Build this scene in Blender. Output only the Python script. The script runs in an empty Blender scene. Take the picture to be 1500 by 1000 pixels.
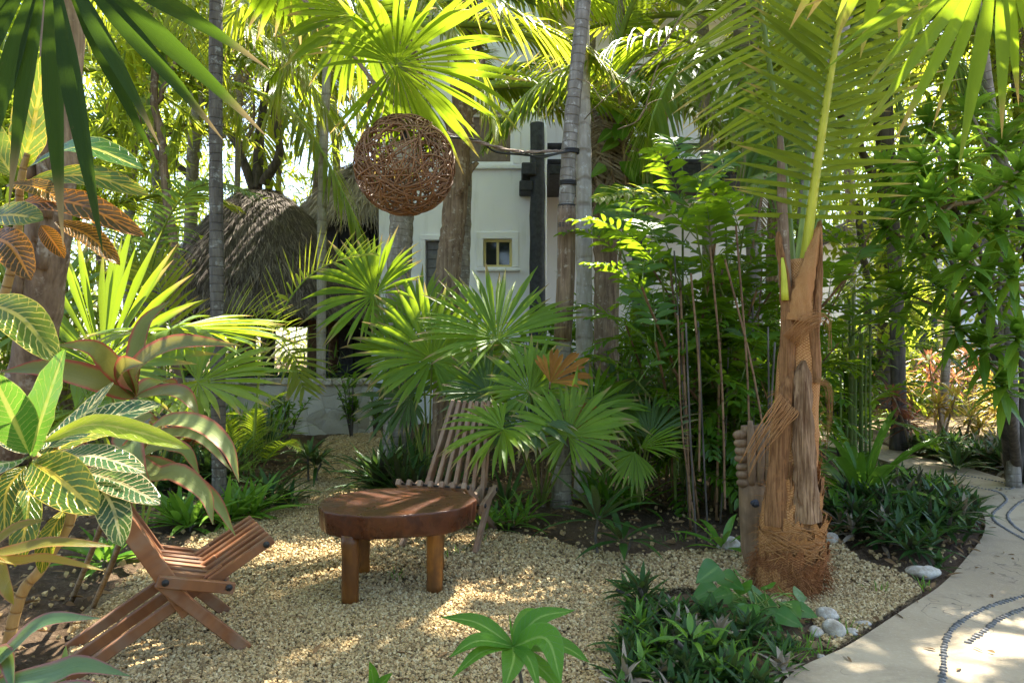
import bpy, math, random
import numpy as np
from mathutils import Vector, Matrix

# ------------------------------------------------------------------ camera, sky, sun, exposure
S = bpy.context.scene
COL = S.collection
EYE = 1.35
HOR = 520.0          # horizon row in the photograph (1500 x 1000)
FPX = 1000.0         # focal length in photograph pixels (24 mm on 36 mm)
cam_d = bpy.data.cameras.new('camera'); cam = bpy.data.objects.new('camera', cam_d); COL.objects.link(cam)
cam.location = (0, 0, EYE); cam.rotation_euler = (math.radians(90), 0, 0)
cam_d.sensor_width = 36; cam_d.lens = 24; cam_d.shift_y = (HOR-500)/1500.0
cam_d.clip_start = 0.05; cam_d.clip_end = 2000
S.camera = cam
SUN_DIR = Vector((0.30, 0.62, 1.12)).normalized()
W = bpy.data.worlds.new("World"); S.world = W; W.use_nodes = True
wn = W.node_tree; wn.nodes.clear()
sky = wn.nodes.new('ShaderNodeTexSky'); sky.sky_type = 'NISHITA'; sky.sun_disc = False
sky.sun_elevation = math.asin(SUN_DIR.z); sky.sun_rotation = math.atan2(SUN_DIR.x, SUN_DIR.y)
sky.air_density = 1.0; sky.dust_density = 2.0; sky.ozone_density = 1.0
bg = wn.nodes.new('ShaderNodeBackground'); bg.inputs['Strength'].default_value = 0.115
wo = wn.nodes.new('ShaderNodeOutputWorld')
wn.links.new(sky.outputs[0], bg.inputs[0]); wn.links.new(bg.outputs[0], wo.inputs[0])
sun_d = bpy.data.lights.new('sun', 'SUN'); sun_d.energy = 4.8; sun_d.angle = math.radians(0.53); sun_d.color = (1.0, 0.94, 0.82)
sun = bpy.data.objects.new('sun', sun_d); COL.objects.link(sun)
sun.rotation_euler = SUN_DIR.to_track_quat('Z', 'Y').to_euler()
S.view_settings.view_transform = 'Standard'; S.view_settings.look = 'None'
S.view_settings.exposure = 2.42; S.view_settings.gamma = 1.0
S.cycles.max_bounces = 8; S.cycles.diffuse_bounces = 5; S.cycles.glossy_bounces = 3
S.cycles.transmission_bounces = 6; S.cycles.transparent_max_bounces = 4
S.cycles.caustics_reflective = False; S.cycles.caustics_refractive = False
S.cycles.sample_clamp_indirect = 6.0
S.cycles.use_denoising = True

rng = np.random.default_rng(7)
random.seed(7)
Z = np.array((0., 0., 1.))

def P(px, py, D):
    return np.array(((px-750)/FPX*D, D, EYE-(py-HOR)/FPX*D))
def G(px, py):
    D = EYE*FPX/(py-HOR)
    return np.array(((px-750)/FPX*D, D, 0.))

# ------------------------------------------------------------------ mesh building
def nrm(a):
    a = np.asarray(a, float)
    return a/np.maximum(np.linalg.norm(a, axis=-1, keepdims=True), 1e-9)

class Geo:
    def __init__(s): s.v=[]; s.f=[]; s.uv=[]; s.r=[]; s.m=[]; s.sm=[]; s.n=0
    def add(s, v, f, uv=None, r=0.5, mi=0, smooth=True):
        v = np.asarray(v, float).reshape(-1, 3); f = np.asarray(f, int).reshape(-1, 4)
        s.v.append(v); s.f.append(f+s.n)
        s.uv.append(np.zeros((len(v), 2)) if uv is None else np.asarray(uv, float).reshape(-1, 2))
        s.r.append(np.broadcast_to(np.asarray(r, float), (len(v),)))
        s.m.append(np.broadcast_to(np.asarray(mi, int), (len(f),)))
        s.sm.append(np.full(len(f), smooth)); s.n += len(v)
    def build(s, name, mats, parent=None, origin=(0, 0, 0)):
        me = bpy.data.meshes.new(name)
        v = np.concatenate(s.v)-np.asarray(origin); f = np.concatenate(s.f); uv = np.concatenate(s.uv)
        me.vertices.add(len(v)); me.vertices.foreach_set('co', v.astype(np.float32).ravel())
        me.loops.add(f.size); me.loops.foreach_set('vertex_index', f.astype(np.int32).ravel())
        me.polygons.add(len(f)); me.polygons.foreach_set('loop_start', (np.arange(len(f))*4).astype(np.int32))
        me.update(calc_edges=True)
        me.polygons.foreach_set('material_index', np.concatenate(s.m).astype(np.int32))
        me.polygons.foreach_set('use_smooth', np.concatenate(s.sm))
        ul = me.uv_layers.new(name='UVMap'); ul.data.foreach_set('uv', uv[f.ravel()].astype(np.float32).ravel())
        at = me.attributes.new('rnd', 'FLOAT', 'POINT'); at.data.foreach_set('value', np.concatenate(s.r).astype(np.float32))
        for m in (mats if isinstance(mats, (list, tuple)) else [mats]): me.materials.append(m)
        o = bpy.data.objects.new(name, me); COL.objects.link(o)
        if parent is not None: o.parent = parent
        else: o.location = origin
        return o

def tag(o, label, cat, group=None, kind=None):
    o['label'] = label; o['category'] = cat
    if group: o['group'] = group
    if kind: o['kind'] = kind
    return o
def thing(name, label, cat, loc, group=None):
    o = bpy.data.objects.new(name, None); COL.objects.link(o); o.location = tuple(loc); o.empty_display_size = 0.1
    return tag(o, label, cat, group)
def struct(o):
    o['kind'] = 'structure'; return o
def stuff(o, label, cat):
    return tag(o, label, cat, None, 'stuff')
def dup(root, loc, rotz=0., scale=1., label=None):
    r = root.copy(); COL.objects.link(r); r.location = tuple(loc); r.rotation_euler = (0, 0, rotz); r.scale = (scale,)*3
    if label: r['label'] = label
    for ch in list(root.children):
        c = ch.copy(); COL.objects.link(c); c.parent = r
        for gch in ch.children:
            d = gch.copy(); COL.objects.link(d); d.parent = c
    return r

PROF = {
 'lance': lambda t: np.sin(np.pi*np.clip(t, 0, 1)**.72)**.9,
 'linear': lambda t: np.minimum(1, .35+t/.16)*np.clip(1-t**2.6, 0, 1)**.85,
 'ovate': lambda t: np.sin(np.pi*np.clip(t, 0, 1)**.6)**.85,
 'obl': lambda t: np.sin(np.pi*np.clip(t, 0, 1)**1.02)**.62,
 'strap': lambda t: np.minimum(1, .45+t*1.6)*np.clip(1-t**3.2, 0, 1)**.8,
 'heart': lambda t: np.sin(np.pi*np.clip(t, 0, 1)**.42)**.8,
}
def fanprof(t0):
    return lambda t: np.where(t < t0, t/t0, np.clip(1-((t-t0)/(1-t0))**1.35, 0, 1))

def leaves(g, base, d, L, Wd, droop=.6, fold=.25, n=6, prof='lance', up=None, roll=None, mi=0, r=None, wav=0., wfreq=5., cols=3):
    base = np.atleast_2d(np.asarray(base, float)); N = len(base)
    d = nrm(np.broadcast_to(np.asarray(d, float), (N, 3)).copy())
    L = np.broadcast_to(np.asarray(L, float), (N,)); Wd = np.broadcast_to(np.asarray(Wd, float), (N,))
    droop = np.broadcast_to(np.asarray(droop, float), (N,))
    up = np.broadcast_to(Z if up is None else np.asarray(up, float), (N, 3))
    side0 = np.cross(d, up); bad = np.linalg.norm(side0, axis=1) < 1e-3
    if bad.any(): side0[bad] = np.cross(d[bad], np.array((0.3, 1, 0.2)))
    side0 = nrm(side0)
    if roll is not None:
        roll = np.broadcast_to(np.asarray(roll, float), (N,))[:, None]
        side0 = side0*np.cos(roll)+np.cross(d, side0)*np.sin(roll)
    if r is None: r = rng.random(N)
    r = np.broadcast_to(np.asarray(r, float), (N,))
    pf = PROF[prof] if isinstance(prof, str) else prof
    p = base.copy(); out = []; uvs = []
    cx = (-1., 0., 1.) if cols == 3 else (-1., 1.)
    ph = rng.random(N)*6.28
    for k in range(n+1):
        t = k/n
        side = nrm(side0-d*np.sum(side0*d, axis=1, keepdims=True)); nu = np.cross(side, d)
        w = np.maximum(Wd*.5*float(pf(np.array(t))), Wd*.012)[:, None]
        for c in cx:
            lift = fold*abs(c)*w
            if wav and c: lift = lift+(wav*Wd*np.sin(t*wfreq*6.28+ph+c))[:, None]
            out.append(p+side*w*c+nu*lift); uvs.append(np.broadcast_to(np.array(((c+1)/2, t)), (N, 2)))
        if k < n:
            p = p+d*(L/n)[:, None]
            d = nrm(d-Z*(droop/n)[:, None]*(0.4+1.2*t))
    m = len(cx); V = np.stack(out, 1); U = np.stack(uvs, 1)
    q = []
    for k in range(n):
        for c in range(m-1):
            a = k*m+c; q.append((a, a+1, a+m+1, a+m))
    q = np.array(q); F = (np.arange(N)*((n+1)*m))[:, None, None]+q[None]
    g.add(V, F, U, np.repeat(r, (n+1)*m), mi)

def curve(pts, n):
    """Catmull-Rom through the points"""
    pts = np.asarray(pts, float)
    if len(pts) == 2: return pts[0]+(pts[1]-pts[0])*np.linspace(0, 1, n)[:, None]
    e = np.vstack([2*pts[0]-pts[1], pts, 2*pts[-1]-pts[-2]]); k = len(pts)-1
    u = np.linspace(0, k, n); i = np.minimum(u.astype(int), k-1); t = (u-i)[:, None]
    a, b, c, d = e[i], e[i+1], e[i+2], e[i+3]
    return .5*((2*b)+(-a+c)*t+(2*a-5*b+4*c-d)*t*t+(-a+3*b-3*c+d)*t**3)

def tube(g, pts, rad, sides=8, mi=0, r=.5, smooth=True, flat=1.0):
    pts = np.asarray(pts, float); n = len(pts); rad = np.broadcast_to(np.asarray(rad, float), (n,))
    T = nrm(np.gradient(pts, axis=0)); ref = np.array((0., 1, 0)) if abs(T[0][1]) < .8 else np.array((1., 0, 0))
    A = np.zeros((n, 3)); a = nrm(np.cross(T[0], ref))
    for i in range(n):
        a = nrm(a-T[i]*np.dot(a, T[i])); A[i] = a
    B = np.cross(T, A); th = np.arange(sides)/sides*2*np.pi
    V = pts[:, None]+rad[:, None, None]*(A[:, None]*np.cos(th)[None, :, None]+flat*B[:, None]*np.sin(th)[None, :, None])
    ln = np.concatenate([[0], np.cumsum(np.linalg.norm(np.diff(pts, axis=0), axis=1))])
    U = np.stack(np.broadcast_arrays((th/6.2832)[None], ln[:, None]), -1)
    F = [(i*sides+j, i*sides+(j+1) % sides, (i+1)*sides+(j+1) % sides, (i+1)*sides+j) for i in range(n-1) for j in range(sides)]
    # caps
    F2 = []
    if sides % 2 == 0:
        for o0, rev in ((0, True), ((n-1)*sides, False)):
            for j in range(1, sides//2):
                q = (o0+j-1, o0+j, o0+sides-1-j, o0+sides-j)
                q = (o0+j, o0+j+1 if j+1 < sides-j else o0+j, 0, 0) if False else q
                F2.append(q[::-1] if rev else q)
    g.add(V, F+F2, U, r, mi, smooth)

def box(g, c, sz, ax=None, mi=0, r=.5, bev=0.0):
    """box centred at c, with half axes; ax = 3x3 rows of unit axes; small chamfer"""
    c = np.asarray(c, float); h = np.asarray(sz, float)/2
    ax = np.eye(3) if ax is None else np.asarray(ax, float)
    b = min(bev, h.min()*.6)
    if b <= 0:
        s = np.array([(x, y, z) for z in (-1, 1) for y in (-1, 1) for x in (-1, 1)], float)
        V = c+(s*h)@ax
        F = [(0, 2, 3, 1), (4, 5, 7, 6), (0, 1, 5, 4), (2, 6, 7, 3), (0, 4, 6, 2), (1, 3, 7, 5)]
        g.add(V, F, s[:, :2]*h[:2], r, mi, False); return
    # chamfered: 24 verts
    V = []; idx = {}
    for z in (-1, 1):
        for y in (-1, 1):
            for x in (-1, 1):
                for a in range(3):
                    s = np.array((x, y, z), float); p = s*(h-b); p[a] = s[a]*h[a]
                    idx[(x, y, z, a)] = len(V); V.append(p)
    F = []
    for a in range(3):
        o = [k for k in range(3) if k != a]
        for sg in (-1, 1):
            q = []
            for (u, v) in ((-1, -1), (1, -1), (1, 1), (-1, 1)):
                k = [0, 0, 0]; k[a] = sg; k[o[0]] = u; k[o[1]] = v; q.append(idx[(*k, a)])
            F.append(q)
    for a in range(3):
        o = [k for k in range(3) if k != a]
        for u in (-1, 1):
            for v in (-1, 1):
                q = []
                for (sg, w) in ((-1, 0), (1, 0), (1, 1), (-1, 1)):
                    k = [0, 0, 0]; k[a] = sg; k[o[0]] = u; k[o[1]] = v; q.append(idx[(*k, o[w])])
                F.append(q)
    for z in (-1, 1):
        for y in (-1, 1):
            for x in (-1, 1):
                i = [idx[(x, y, z, a)] for a in range(3)]; F.append((i[0], i[1], i[2], i[2]))
    V = np.array(V); F = [f for f in F]
    # orient outward, drop degenerate quads into near-quads by duplicating a vertex
    FF = []; extra = []
    for f in F:
        f = list(f)
        if f[2] == f[3]:
            V = np.vstack([V, V[f[2]]+1e-6]); f[3] = len(V)-1
        cc = V[f].mean(0); nn = np.cross(V[f[1]]-V[f[0]], V[f[2]]-V[f[0]])
        FF.append(f if np.dot(nn, cc) > 0 else f[::-1])
    g.add(c+V@ax, FF, V[:, :2], r, mi, False)

def bar(g, a, b, w, t, up=Z, mi=0, r=.5, bev=.004):
    a = np.asarray(a, float); b = np.asarray(b, float); d = nrm(b-a); s = nrm(np.cross(d, up)); u = np.cross(s, d)
    box(g, (a+b)/2, (np.linalg.norm(b-a), w, t), np.array((d, s, u)), mi, r, bev)

def lathe(g, c, prof, sides=24, mi=0, r=.5, jit=0., smooth=True):
    prof = np.asarray(prof, float); n = len(prof); th = np.arange(sides)/sides*2*np.pi
    rr = prof[:, :1]*(1+jit*(rng.random((n, sides))-.5))
    V = np.stack([rr*np.cos(th), rr*np.sin(th), np.broadcast_to(prof[:, 1:2], rr.shape)], -1)+np.asarray(c)
    F = [(i*sides+j, i*sides+(j+1) % sides, (i+1)*sides+(j+1) % sides, (i+1)*sides+j) for i in range(n-1) for j in range(sides)]
    U = np.stack(np.broadcast_arrays((th/6.2832)[None], prof[:, 1:2]), -1)
    g.add(V, F, U, r, mi, smooth)

def fractal(x, y, s=1.0):
    return (np.sin(x*1.7*s+1.3)*np.cos(y*1.3*s+.7)+.5*np.sin(x*3.9*s+y*2.1*s)+.3*np.sin(y*7.3*s-x*5.1*s+2))/1.8

def sheet(name, outline, z, mat, step=.25, bump=0., edge_drop=True, parent=None, uvs=True):
    """filled polygon tessellated on a grid clipped by point-in-polygon with the outline snapped"""
    import bmesh
    bm = bmesh.new(); vs = [bm.verts.new((p[0], p[1], z)) for p in outline]
    bm.faces.new(vs); bmesh.ops.triangulate(bm, faces=bm.faces[:])
    me = bpy.data.meshes.new(name); bm.normal_update()
    if bm.faces and sum(f.normal.z for f in bm.faces) < 0:
        for f in bm.faces: f.normal_flip()
    bm.to_mesh(me); bm.free(); me.materials.append(mat)
    o = bpy.data.objects.new(name, me); COL.objects.link(o)
    if parent: o.parent = parent
    return o

def inside(poly, x, y):
    poly = np.asarray(poly)[:, :2]; r = np.zeros(x.shape, bool); n = len(poly); j = n-1
    for i in range(n):
        xi, yi = poly[i]; xj, yj = poly[j]
        c = ((yi > y) != (yj > y)) & (x < (xj-xi)*(y-yi)/(yj-yi+1e-12)+xi)
        r ^= c; j = i
    return r

# ------------------------------------------------------------------ materials
class NT:
    def __init__(s, name):
        s.m = bpy.data.materials.new(name); s.m.use_nodes = True; s.t = s.m.node_tree; s.t.nodes.clear()
        s.out = s.t.nodes.new('ShaderNodeOutputMaterial')
    def n(s, typ, **kw):
        nd = s.t.nodes.new('ShaderNode'+typ)
        for k, v in kw.items():
            if k.startswith('_'): setattr(nd, k[1:], v)
        for k, v in kw.items():
            if k.startswith('_'): continue
            key = int(k[1:]) if k[0] == 'i' and k[1:].isdigit() else k.replace('__', ' ')
            s.set(nd, key, v)
        return nd
    def set(s, nd, key, v):
        sock = nd.inputs[key]
        if isinstance(v, bpy.types.NodeSocket): s.t.links.new(v, sock)
        elif isinstance(v, bpy.types.Node): s.t.links.new(v.outputs[0], sock)
        elif isinstance(v, (tuple, list)) and len(v) == 3 and sock.type == 'RGBA': sock.default_value = (*v, 1)
        else: sock.default_value = v
    def math(s, op, a, b=0.5, c=None, clamp=False):
        nd = s.n('Math', _operation=op, _use_clamp=clamp); s.set(nd, 0, a)
        if op not in ('ABSOLUTE', 'SINE', 'FRACT', 'FLOOR'): s.set(nd, 1, b)
        if c is not None: s.set(nd, 2, c)
        return nd.outputs[0]
    def mix(s, f, a, b, typ='MIX'):
        nd = s.n('Mix', _data_type='RGBA', _blend_type=typ); s.set(nd, 0, f); s.set(nd, 6, a); s.set(nd, 7, b); return nd.outputs[2]
    def ramp(s, f, stops):
        nd = s.n('ValToRGB'); s.set(nd, 0, f); cr = nd.color_ramp
        while len(cr.elements) < len(stops): cr.elements.new(.5)
        for e, (p, c) in zip(cr.elements, stops): e.position = p; e.color = (*c, 1) if len(c) == 3 else c
        return nd.outputs[0]
    def step(s, v, a, b):
        nd = s.n('MapRange', _interpolation_type='SMOOTHSTEP'); s.set(nd, 0, v); s.set(nd, 1, a); s.set(nd, 2, b); return nd.outputs[0]
    def obj(s): return s.n('TexCoord').outputs['Object']
    def uv(s): return s.n('TexCoord').outputs['UV']
    def noise(s, vec, scale, detail=4, rough=.6, dist=0.):
        return s.n('TexNoise', Vector=vec, Scale=scale, Detail=detail, Roughness=rough, Distortion=dist).outputs['Fac']
    def scl(s, vec, sc):
        return s.n('Mapping', Vector=vec, Scale=sc).outputs[0]
    def bump(s, h, st=.4, d=.01):
        return s.n('Bump', Height=h, Strength=st, Distance=d).outputs[0]
    def fin(s, col, rough=.6, normal=None, spec=.5, **kw):
        p = s.n('BsdfPrincipled'); s.set(p, 'Base Color', col); s.set(p, 'Roughness', rough); s.set(p, 'Specular IOR Level', spec)
        if normal is not None: s.set(p, 'Normal', normal)
        for k, v in kw.items(): s.set(p, k.replace('__', ' '), v)
        s.t.links.new(p.outputs[0], s.out.inputs[0]); return s.m

def rndattr(n): return n.n('Attribute', _attribute_name='rnd').outputs['Fac']

def leaf_mat(name, dark, light, tcol, trans=.4, rough=.38, midrib=None, edge=None, back=None, spots=None, vein=None, tip=None, spec=.42):
    n = NT(name); r = rndattr(n); uv = n.uv(); sx = n.n('SeparateXYZ', Vector=uv); u, t = sx.outputs[0], sx.outputs[1]
    au = n.math('ABSOLUTE', n.math('MULTIPLY_ADD', u, 2., -1.))
    nz = n.noise(n.obj(), 2.3, 3)
    f = n.math('MULTIPLY_ADD', nz, .8, n.math('MULTIPLY_ADD', r, .75, -.3), clamp=True)
    col = n.mix(f, dark, light)
    # fine ribs along the blade
    rib = n.noise(n.scl(uv, (26, 1.2, 1)), 1., 2)
    col = n.mix(n.math('MULTIPLY', n.step(rib, .35, .7), .55), col, n.mix(.6, col, light)); yl = n.math('MULTIPLY', n.step(n.noise(n.obj(), 5.5, 5, .7), .55, .72), .35); col = n.mix(yl, col, tuple(min(1, a*1.6+b) for a, b in zip(light, (.05, .03, 0)))); pass
    tc = n.mix(f, tuple(x*.75 for x in tcol), tcol)
    if spots: 
        sp = n.step(n.noise(n.obj(), spots[1], 4, .65), .56, .66); col = n.mix(sp, col, spots[0]); tc = n.mix(sp, tc, spots[0])
    if vein:
        vcol, nv, k, wd = vein[:4]
        wob = n.math('MULTIPLY_ADD', n.noise(uv, 9., 2), .5, -.25)
        nvr = n.math('MULTIPLY', n.math('MULTIPLY_ADD', r, .5, .75), float(nv)); wob = n.math('ADD', wob, n.math('MULTIPLY_ADD', n.noise(n.obj(), 7., 2), 1.6, -.8))
        ph = n.math('ADD', n.math('SUBTRACT', n.math('MULTIPLY', t, nvr), n.math('MULTIPLY', au, float(k))), wob)
        tri = n.math('ABSOLUTE', n.math('MULTIPLY_ADD', n.math('FRACT', ph), 2., -1.))
        l1 = n.step(tri, 1.-wd, 1.-wd*.45)
        l2 = n.step(au, .93, .98); l3 = n.step(au, .13, .07)
        # a second set joins the veins near the margin
        ph2 = n.math('ADD', n.math('MULTIPLY', t, float(nv)*1.0), n.math('MULTIPLY', au, 1.4)); tri2 = n.math('ABSOLUTE', n.math('MULTIPLY_ADD', n.math('FRACT', ph2), 2., -1.))
        l4 = n.math('MULTIPLY', n.step(tri2, 1.-wd*.6, 1.-wd*.2), n.step(au, .6, .8))
        l = n.math('MAXIMUM', n.math('MAXIMUM', l1, l2), n.math('MAXIMUM', l3, l4))
        vc = n.mix(r, vcol, vein[4]) if len(vein) > 4 else vcol
        l = n.math('MULTIPLY', l, n.math('MULTIPLY_ADD', n.step(n.noise(n.obj(), 13., 3), .32, .55), .75, .25))
        col = n.mix(l, col, vc); tc = n.mix(l, tc, vc)
    if midrib: l1 = n.step(au, .16, .05); col = n.mix(l1, col, midrib)
    if edge: l1 = n.math('MULTIPLY', n.step(n.math('MULTIPLY_ADD', n.noise(n.obj(), 18., 3), .4, n.math('SUBTRACT', au, .2)), .66, .97), .85); col = n.mix(l1, col, edge); tc = n.mix(l1, tc, edge)
    if tip:
        l1 = n.math('MULTIPLY', n.step(n.math('MULTIPLY_ADD', nz, .2, t), .84, 1.02), n.step(r, .2, .6)); col = n.mix(l1, col, tip); tc = n.mix(l1, tc, tip)
    dmg = n.math('MULTIPLY', n.step(n.noise(n.obj(), 19., 5, .75), .64, .72), .7); col = n.mix(dmg, col, (.16, .10, .04))
    if back:
        bf = n.n('NewGeometry').outputs['Backfacing']; col = n.mix(n.math('MULTIPLY', bf, .85), col, back)
    p = n.n('BsdfPrincipled'); n.set(p, 'Base Color', col); n.set(p, 'Specular IOR Level', spec)
    n.set(p, 'Roughness', n.math('MULTIPLY_ADD', nz, .25, rough-.16)); n.set(p, 'Normal', n.bump(n.math('SUBTRACT', rib, n.math('MULTIPLY', l, 2.)), .5, .006) if vein else n.bump(n.math('ADD', rib, n.math('MULTIPLY', n.noise(n.obj(), 40., 3), .6)), .5, .005))
    tb = n.n('BsdfTranslucent', Color=tc)
    mx = n.n('MixShader', i0=trans); n.t.links.new(p.outputs[0], mx.inputs[1]); n.t.links.new(tb.outputs[0], mx.inputs[2])
    n.t.links.new(mx.outputs[0], n.out.inputs[0]); return n.m

M = {}
M['palm'] = leaf_mat('palm_leaf', (.05, .11, .010), (.13, .21, .016), (.50, .64, .03), .5, .42, tip=(.35, .25, .10))
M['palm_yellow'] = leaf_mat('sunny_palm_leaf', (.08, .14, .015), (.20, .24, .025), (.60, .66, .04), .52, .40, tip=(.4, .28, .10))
M['coco_leaf'] = leaf_mat('coconut_leaf', (.06, .12, .012), (.14, .20, .02), (.52, .60, .03), .46, .38, tip=(.5, .38, .12))
M['palm_blue'] = leaf_mat('grey_palm_leaf', (.05, .10, .03), (.12, .18, .06), (.34, .50, .07), .4, .34)
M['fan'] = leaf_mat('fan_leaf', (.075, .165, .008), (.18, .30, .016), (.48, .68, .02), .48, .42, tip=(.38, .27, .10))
M['fan_dark'] = leaf_mat('shaded_fan_leaf', (.035, .08, .016), (.06, .11, .022), (.16, .30, .03), .28, .45, tip=(.30, .22, .10))  # darker copy of the fan leaf, shade put into its colour
M['fan_near_shade'] = leaf_mat('shaded_near_fan_leaf', (.012, .032, .006), (.026, .052, .010), (.12, .22, .014), .25, .62, tip=(.30, .22, .10), spec=.12)  # shade on the near leaf darkened into its colour and translucency
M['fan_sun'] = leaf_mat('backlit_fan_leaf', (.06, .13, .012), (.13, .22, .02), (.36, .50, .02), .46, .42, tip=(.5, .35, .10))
M['dead'] = leaf_mat('dead_leaf', (.17, .12, .075), (.38, .32, .24), (.35, .26, .12), .18, .75, spec=.2)
M['dead_orange'] = leaf_mat('dead_fan_leaf', (.16, .065, .015), (.42, .19, .035), (.55, .24, .025), .35, .7, spec=.15)
M['bamboo'] = leaf_mat('bamboo_palm_leaf', (.022, .078, .008), (.08, .18, .016), (.40, .60, .02), .40, .28, spec=.5)
M['shrub'] = leaf_mat('shrub_leaf', (.045, .12, .01), (.12, .24, .018), (.32, .52, .04), .36, .32)
M['back'] = leaf_mat('background_leaf', (.05, .10, .012), (.15, .21, .025), (.62, .72, .05), .52, .45)
M['drac'] = leaf_mat('dracaena_leaf', (.055, .15, .016), (.15, .29, .03), (.42, .66, .05), .42, .3, midrib=(.16, .28, .04))
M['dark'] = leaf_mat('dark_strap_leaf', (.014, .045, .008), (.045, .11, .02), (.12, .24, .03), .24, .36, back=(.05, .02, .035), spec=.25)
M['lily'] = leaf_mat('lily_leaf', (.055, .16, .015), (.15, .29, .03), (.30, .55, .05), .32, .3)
M['croton_yellow'] = leaf_mat('yellow_veined_croton_leaf', (.03, .085, .01), (.10, .17, .015), (.32, .42, .02), .34, .3, vein=((.62, .42, .03), 11, 2.6, .26, (.72, .60, .10)))
M['croton_white'] = leaf_mat('pale_veined_croton_leaf', (.02, .06, .025), (.05, .11, .04), (.16, .30, .05), .26, .24, vein=((.62, .56, .26), 13, 2.2, .27, (.66, .50, .26)), spots=((.30, .40, .10), 9.))
M['croton_green'] = leaf_mat('green_croton_leaf', (.03, .10, .02), (.07, .17, .03), (.22, .46, .04), .32, .26, vein=((.30, .36, .05), 12, 2.4, .12, (.45, .48, .10)), midrib=(.55, .52, .10))
M['croton_orange'] = leaf_mat('orange_veined_croton_leaf', (.035, .03, .008), (.08, .055, .01), (.30, .14, .015), .3, .3, vein=((.62, .20, .02), 15, 2.4, .30, (.68, .30, .03)))
M['croton_lime'] = leaf_mat('lime_croton_leaf', (.22, .32, .02), (.36, .44, .03), (.62, .68, .04), .42, .32, vein=((.60, .60, .12), 13, 2.2, .14, (.6, .55, .06)))
M['cordy'] = leaf_mat('red_edged_cordyline_leaf', (.06, .12, .035), (.20, .22, .07), (.38, .32, .06), .32, .3, edge=(.42, .06, .06), back=(.22, .05, .045), spec=.22)
M['cordy_light'] = leaf_mat('pale_green_cordyline_leaf', (.10, .17, .05), (.28, .32, .12), (.44, .46, .10), .36, .42, edge=(.45, .10, .08), back=(.30, .16, .07), spec=.22)
M['cordy_green'] = leaf_mat('green_cordyline_leaf', (.06, .13, .05), (.15, .23, .09), (.28, .40, .09), .3, .3, edge=(.30, .10, .10))
M['cordy_red'] = leaf_mat('bronze_cordyline_leaf', (.09, .045, .03), (.20, .11, .05), (.55, .22, .08), .4, .3, edge=(.40, .10, .10))
M['cordy_gold'] = leaf_mat('gold_cordyline_leaf', (.12, .13, .02), (.26, .22, .04), (.70, .55, .08), .45, .32, edge=(.45, .2, .08))
M['seed'] = leaf_mat('seedling_leaf', (.04, .15, .015), (.085, .23, .02), (.30, .60, .03), .36, .5, vein=((.12, .26, .04), 12, 1.6, .16, (.14, .30, .05)), midrib=(.22, .36, .07), spec=.22)
M['arrow'] = leaf_mat('arrowhead_leaf', (.03, .11, .015), (.07, .19, .025), (.24, .5, .03), .32, .34, midrib=(.10, .2, .04))
M['aroid'] = leaf_mat('philodendron_leaf', (.035, .11, .015), (.10, .22, .03), (.34, .56, .04), .36, .28, midrib=(.2, .32, .06))
M['snake'] = leaf_mat('sword_leaf', (.03, .075, .025), (.06, .12, .04), (.14, .26, .04), .2, .3, edge=(.42, .42, .10))

def bark_mat(name, c1, c2, rings=0., ringc=None, sc=(18, 18, 3), rough=.85, bs=.5, lich=None):
    n = NT(name); o = n.obj(); a = n.noise(n.scl(o, sc), 1., 6, .65); b = n.noise(o, 5., 4)
    col = n.mix(n.step(a, .3, .7), c1, c2); col = n.mix(n.math('MULTIPLY', n.step(b, .35, .7), .45), col, tuple(x*.6 for x in c1))
    h = a
    if lich: col = n.mix(n.step(n.noise(o, 14., 5, .7), .55, .68), col, lich)
    if rings:
        uv = n.n('SeparateXYZ', Vector=n.uv()); nz = n.math('MULTIPLY_ADD', n.noise(o, 6., 2), .5, -.25)
        fr = n.math('FRACT', n.math('ADD', n.math('MULTIPLY', uv.outputs[1], rings), nz))
        l = n.math('MULTIPLY', n.step(n.math('ABSOLUTE', n.math('MULTIPLY_ADD', fr, 2., -1.)), .78, .97), n.step(n.noise(n.scl(o, (9, 9, 5)), 1., 3), .3, .6))
        col = n.mix(n.math('MULTIPLY', l, .6), col, ringc); h = n.math('SUBTRACT', a, n.math('MULTIPLY', l, .9))
    return n.fin(col, rough, n.bump(h, bs, .02), .25)
M['trunk_grey'] = bark_mat('grey_ringed_bark', (.17, .145, .115), (.34, .30, .25), 13., (.09, .07, .05), lich=(.42, .40, .36))
M['trunk_dark'] = bark_mat('dark_ringed_bark', (.07, .06, .048), (.17, .15, .12), 14., (.025, .022, .018), lich=(.24, .24, .21))
M['trunk_pale'] = bark_mat('pale_bark', (.30, .26, .20), (.46, .42, .35), 4., (.16, .12, .08), lich=(.50, .47, .42))
M['trunk_brown'] = bark_mat('brown_boot_bark', (.12, .075, .045), (.32, .225, .145), sc=(30, 30, 2.2), bs=.9, lich=(.36, .30, .23))
M['coco'] = bark_mat('coconut_boot', (.17, .07, .024), (.44, .22, .09), sc=(80, 80, 5.), bs=1., lich=(.34, .15, .055))
M['coco_pale'] = bark_mat('weathered_frond_base', (.12, .055, .022), (.48, .30, .165), sc=(62, 62, 2.2), bs=.9)
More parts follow.
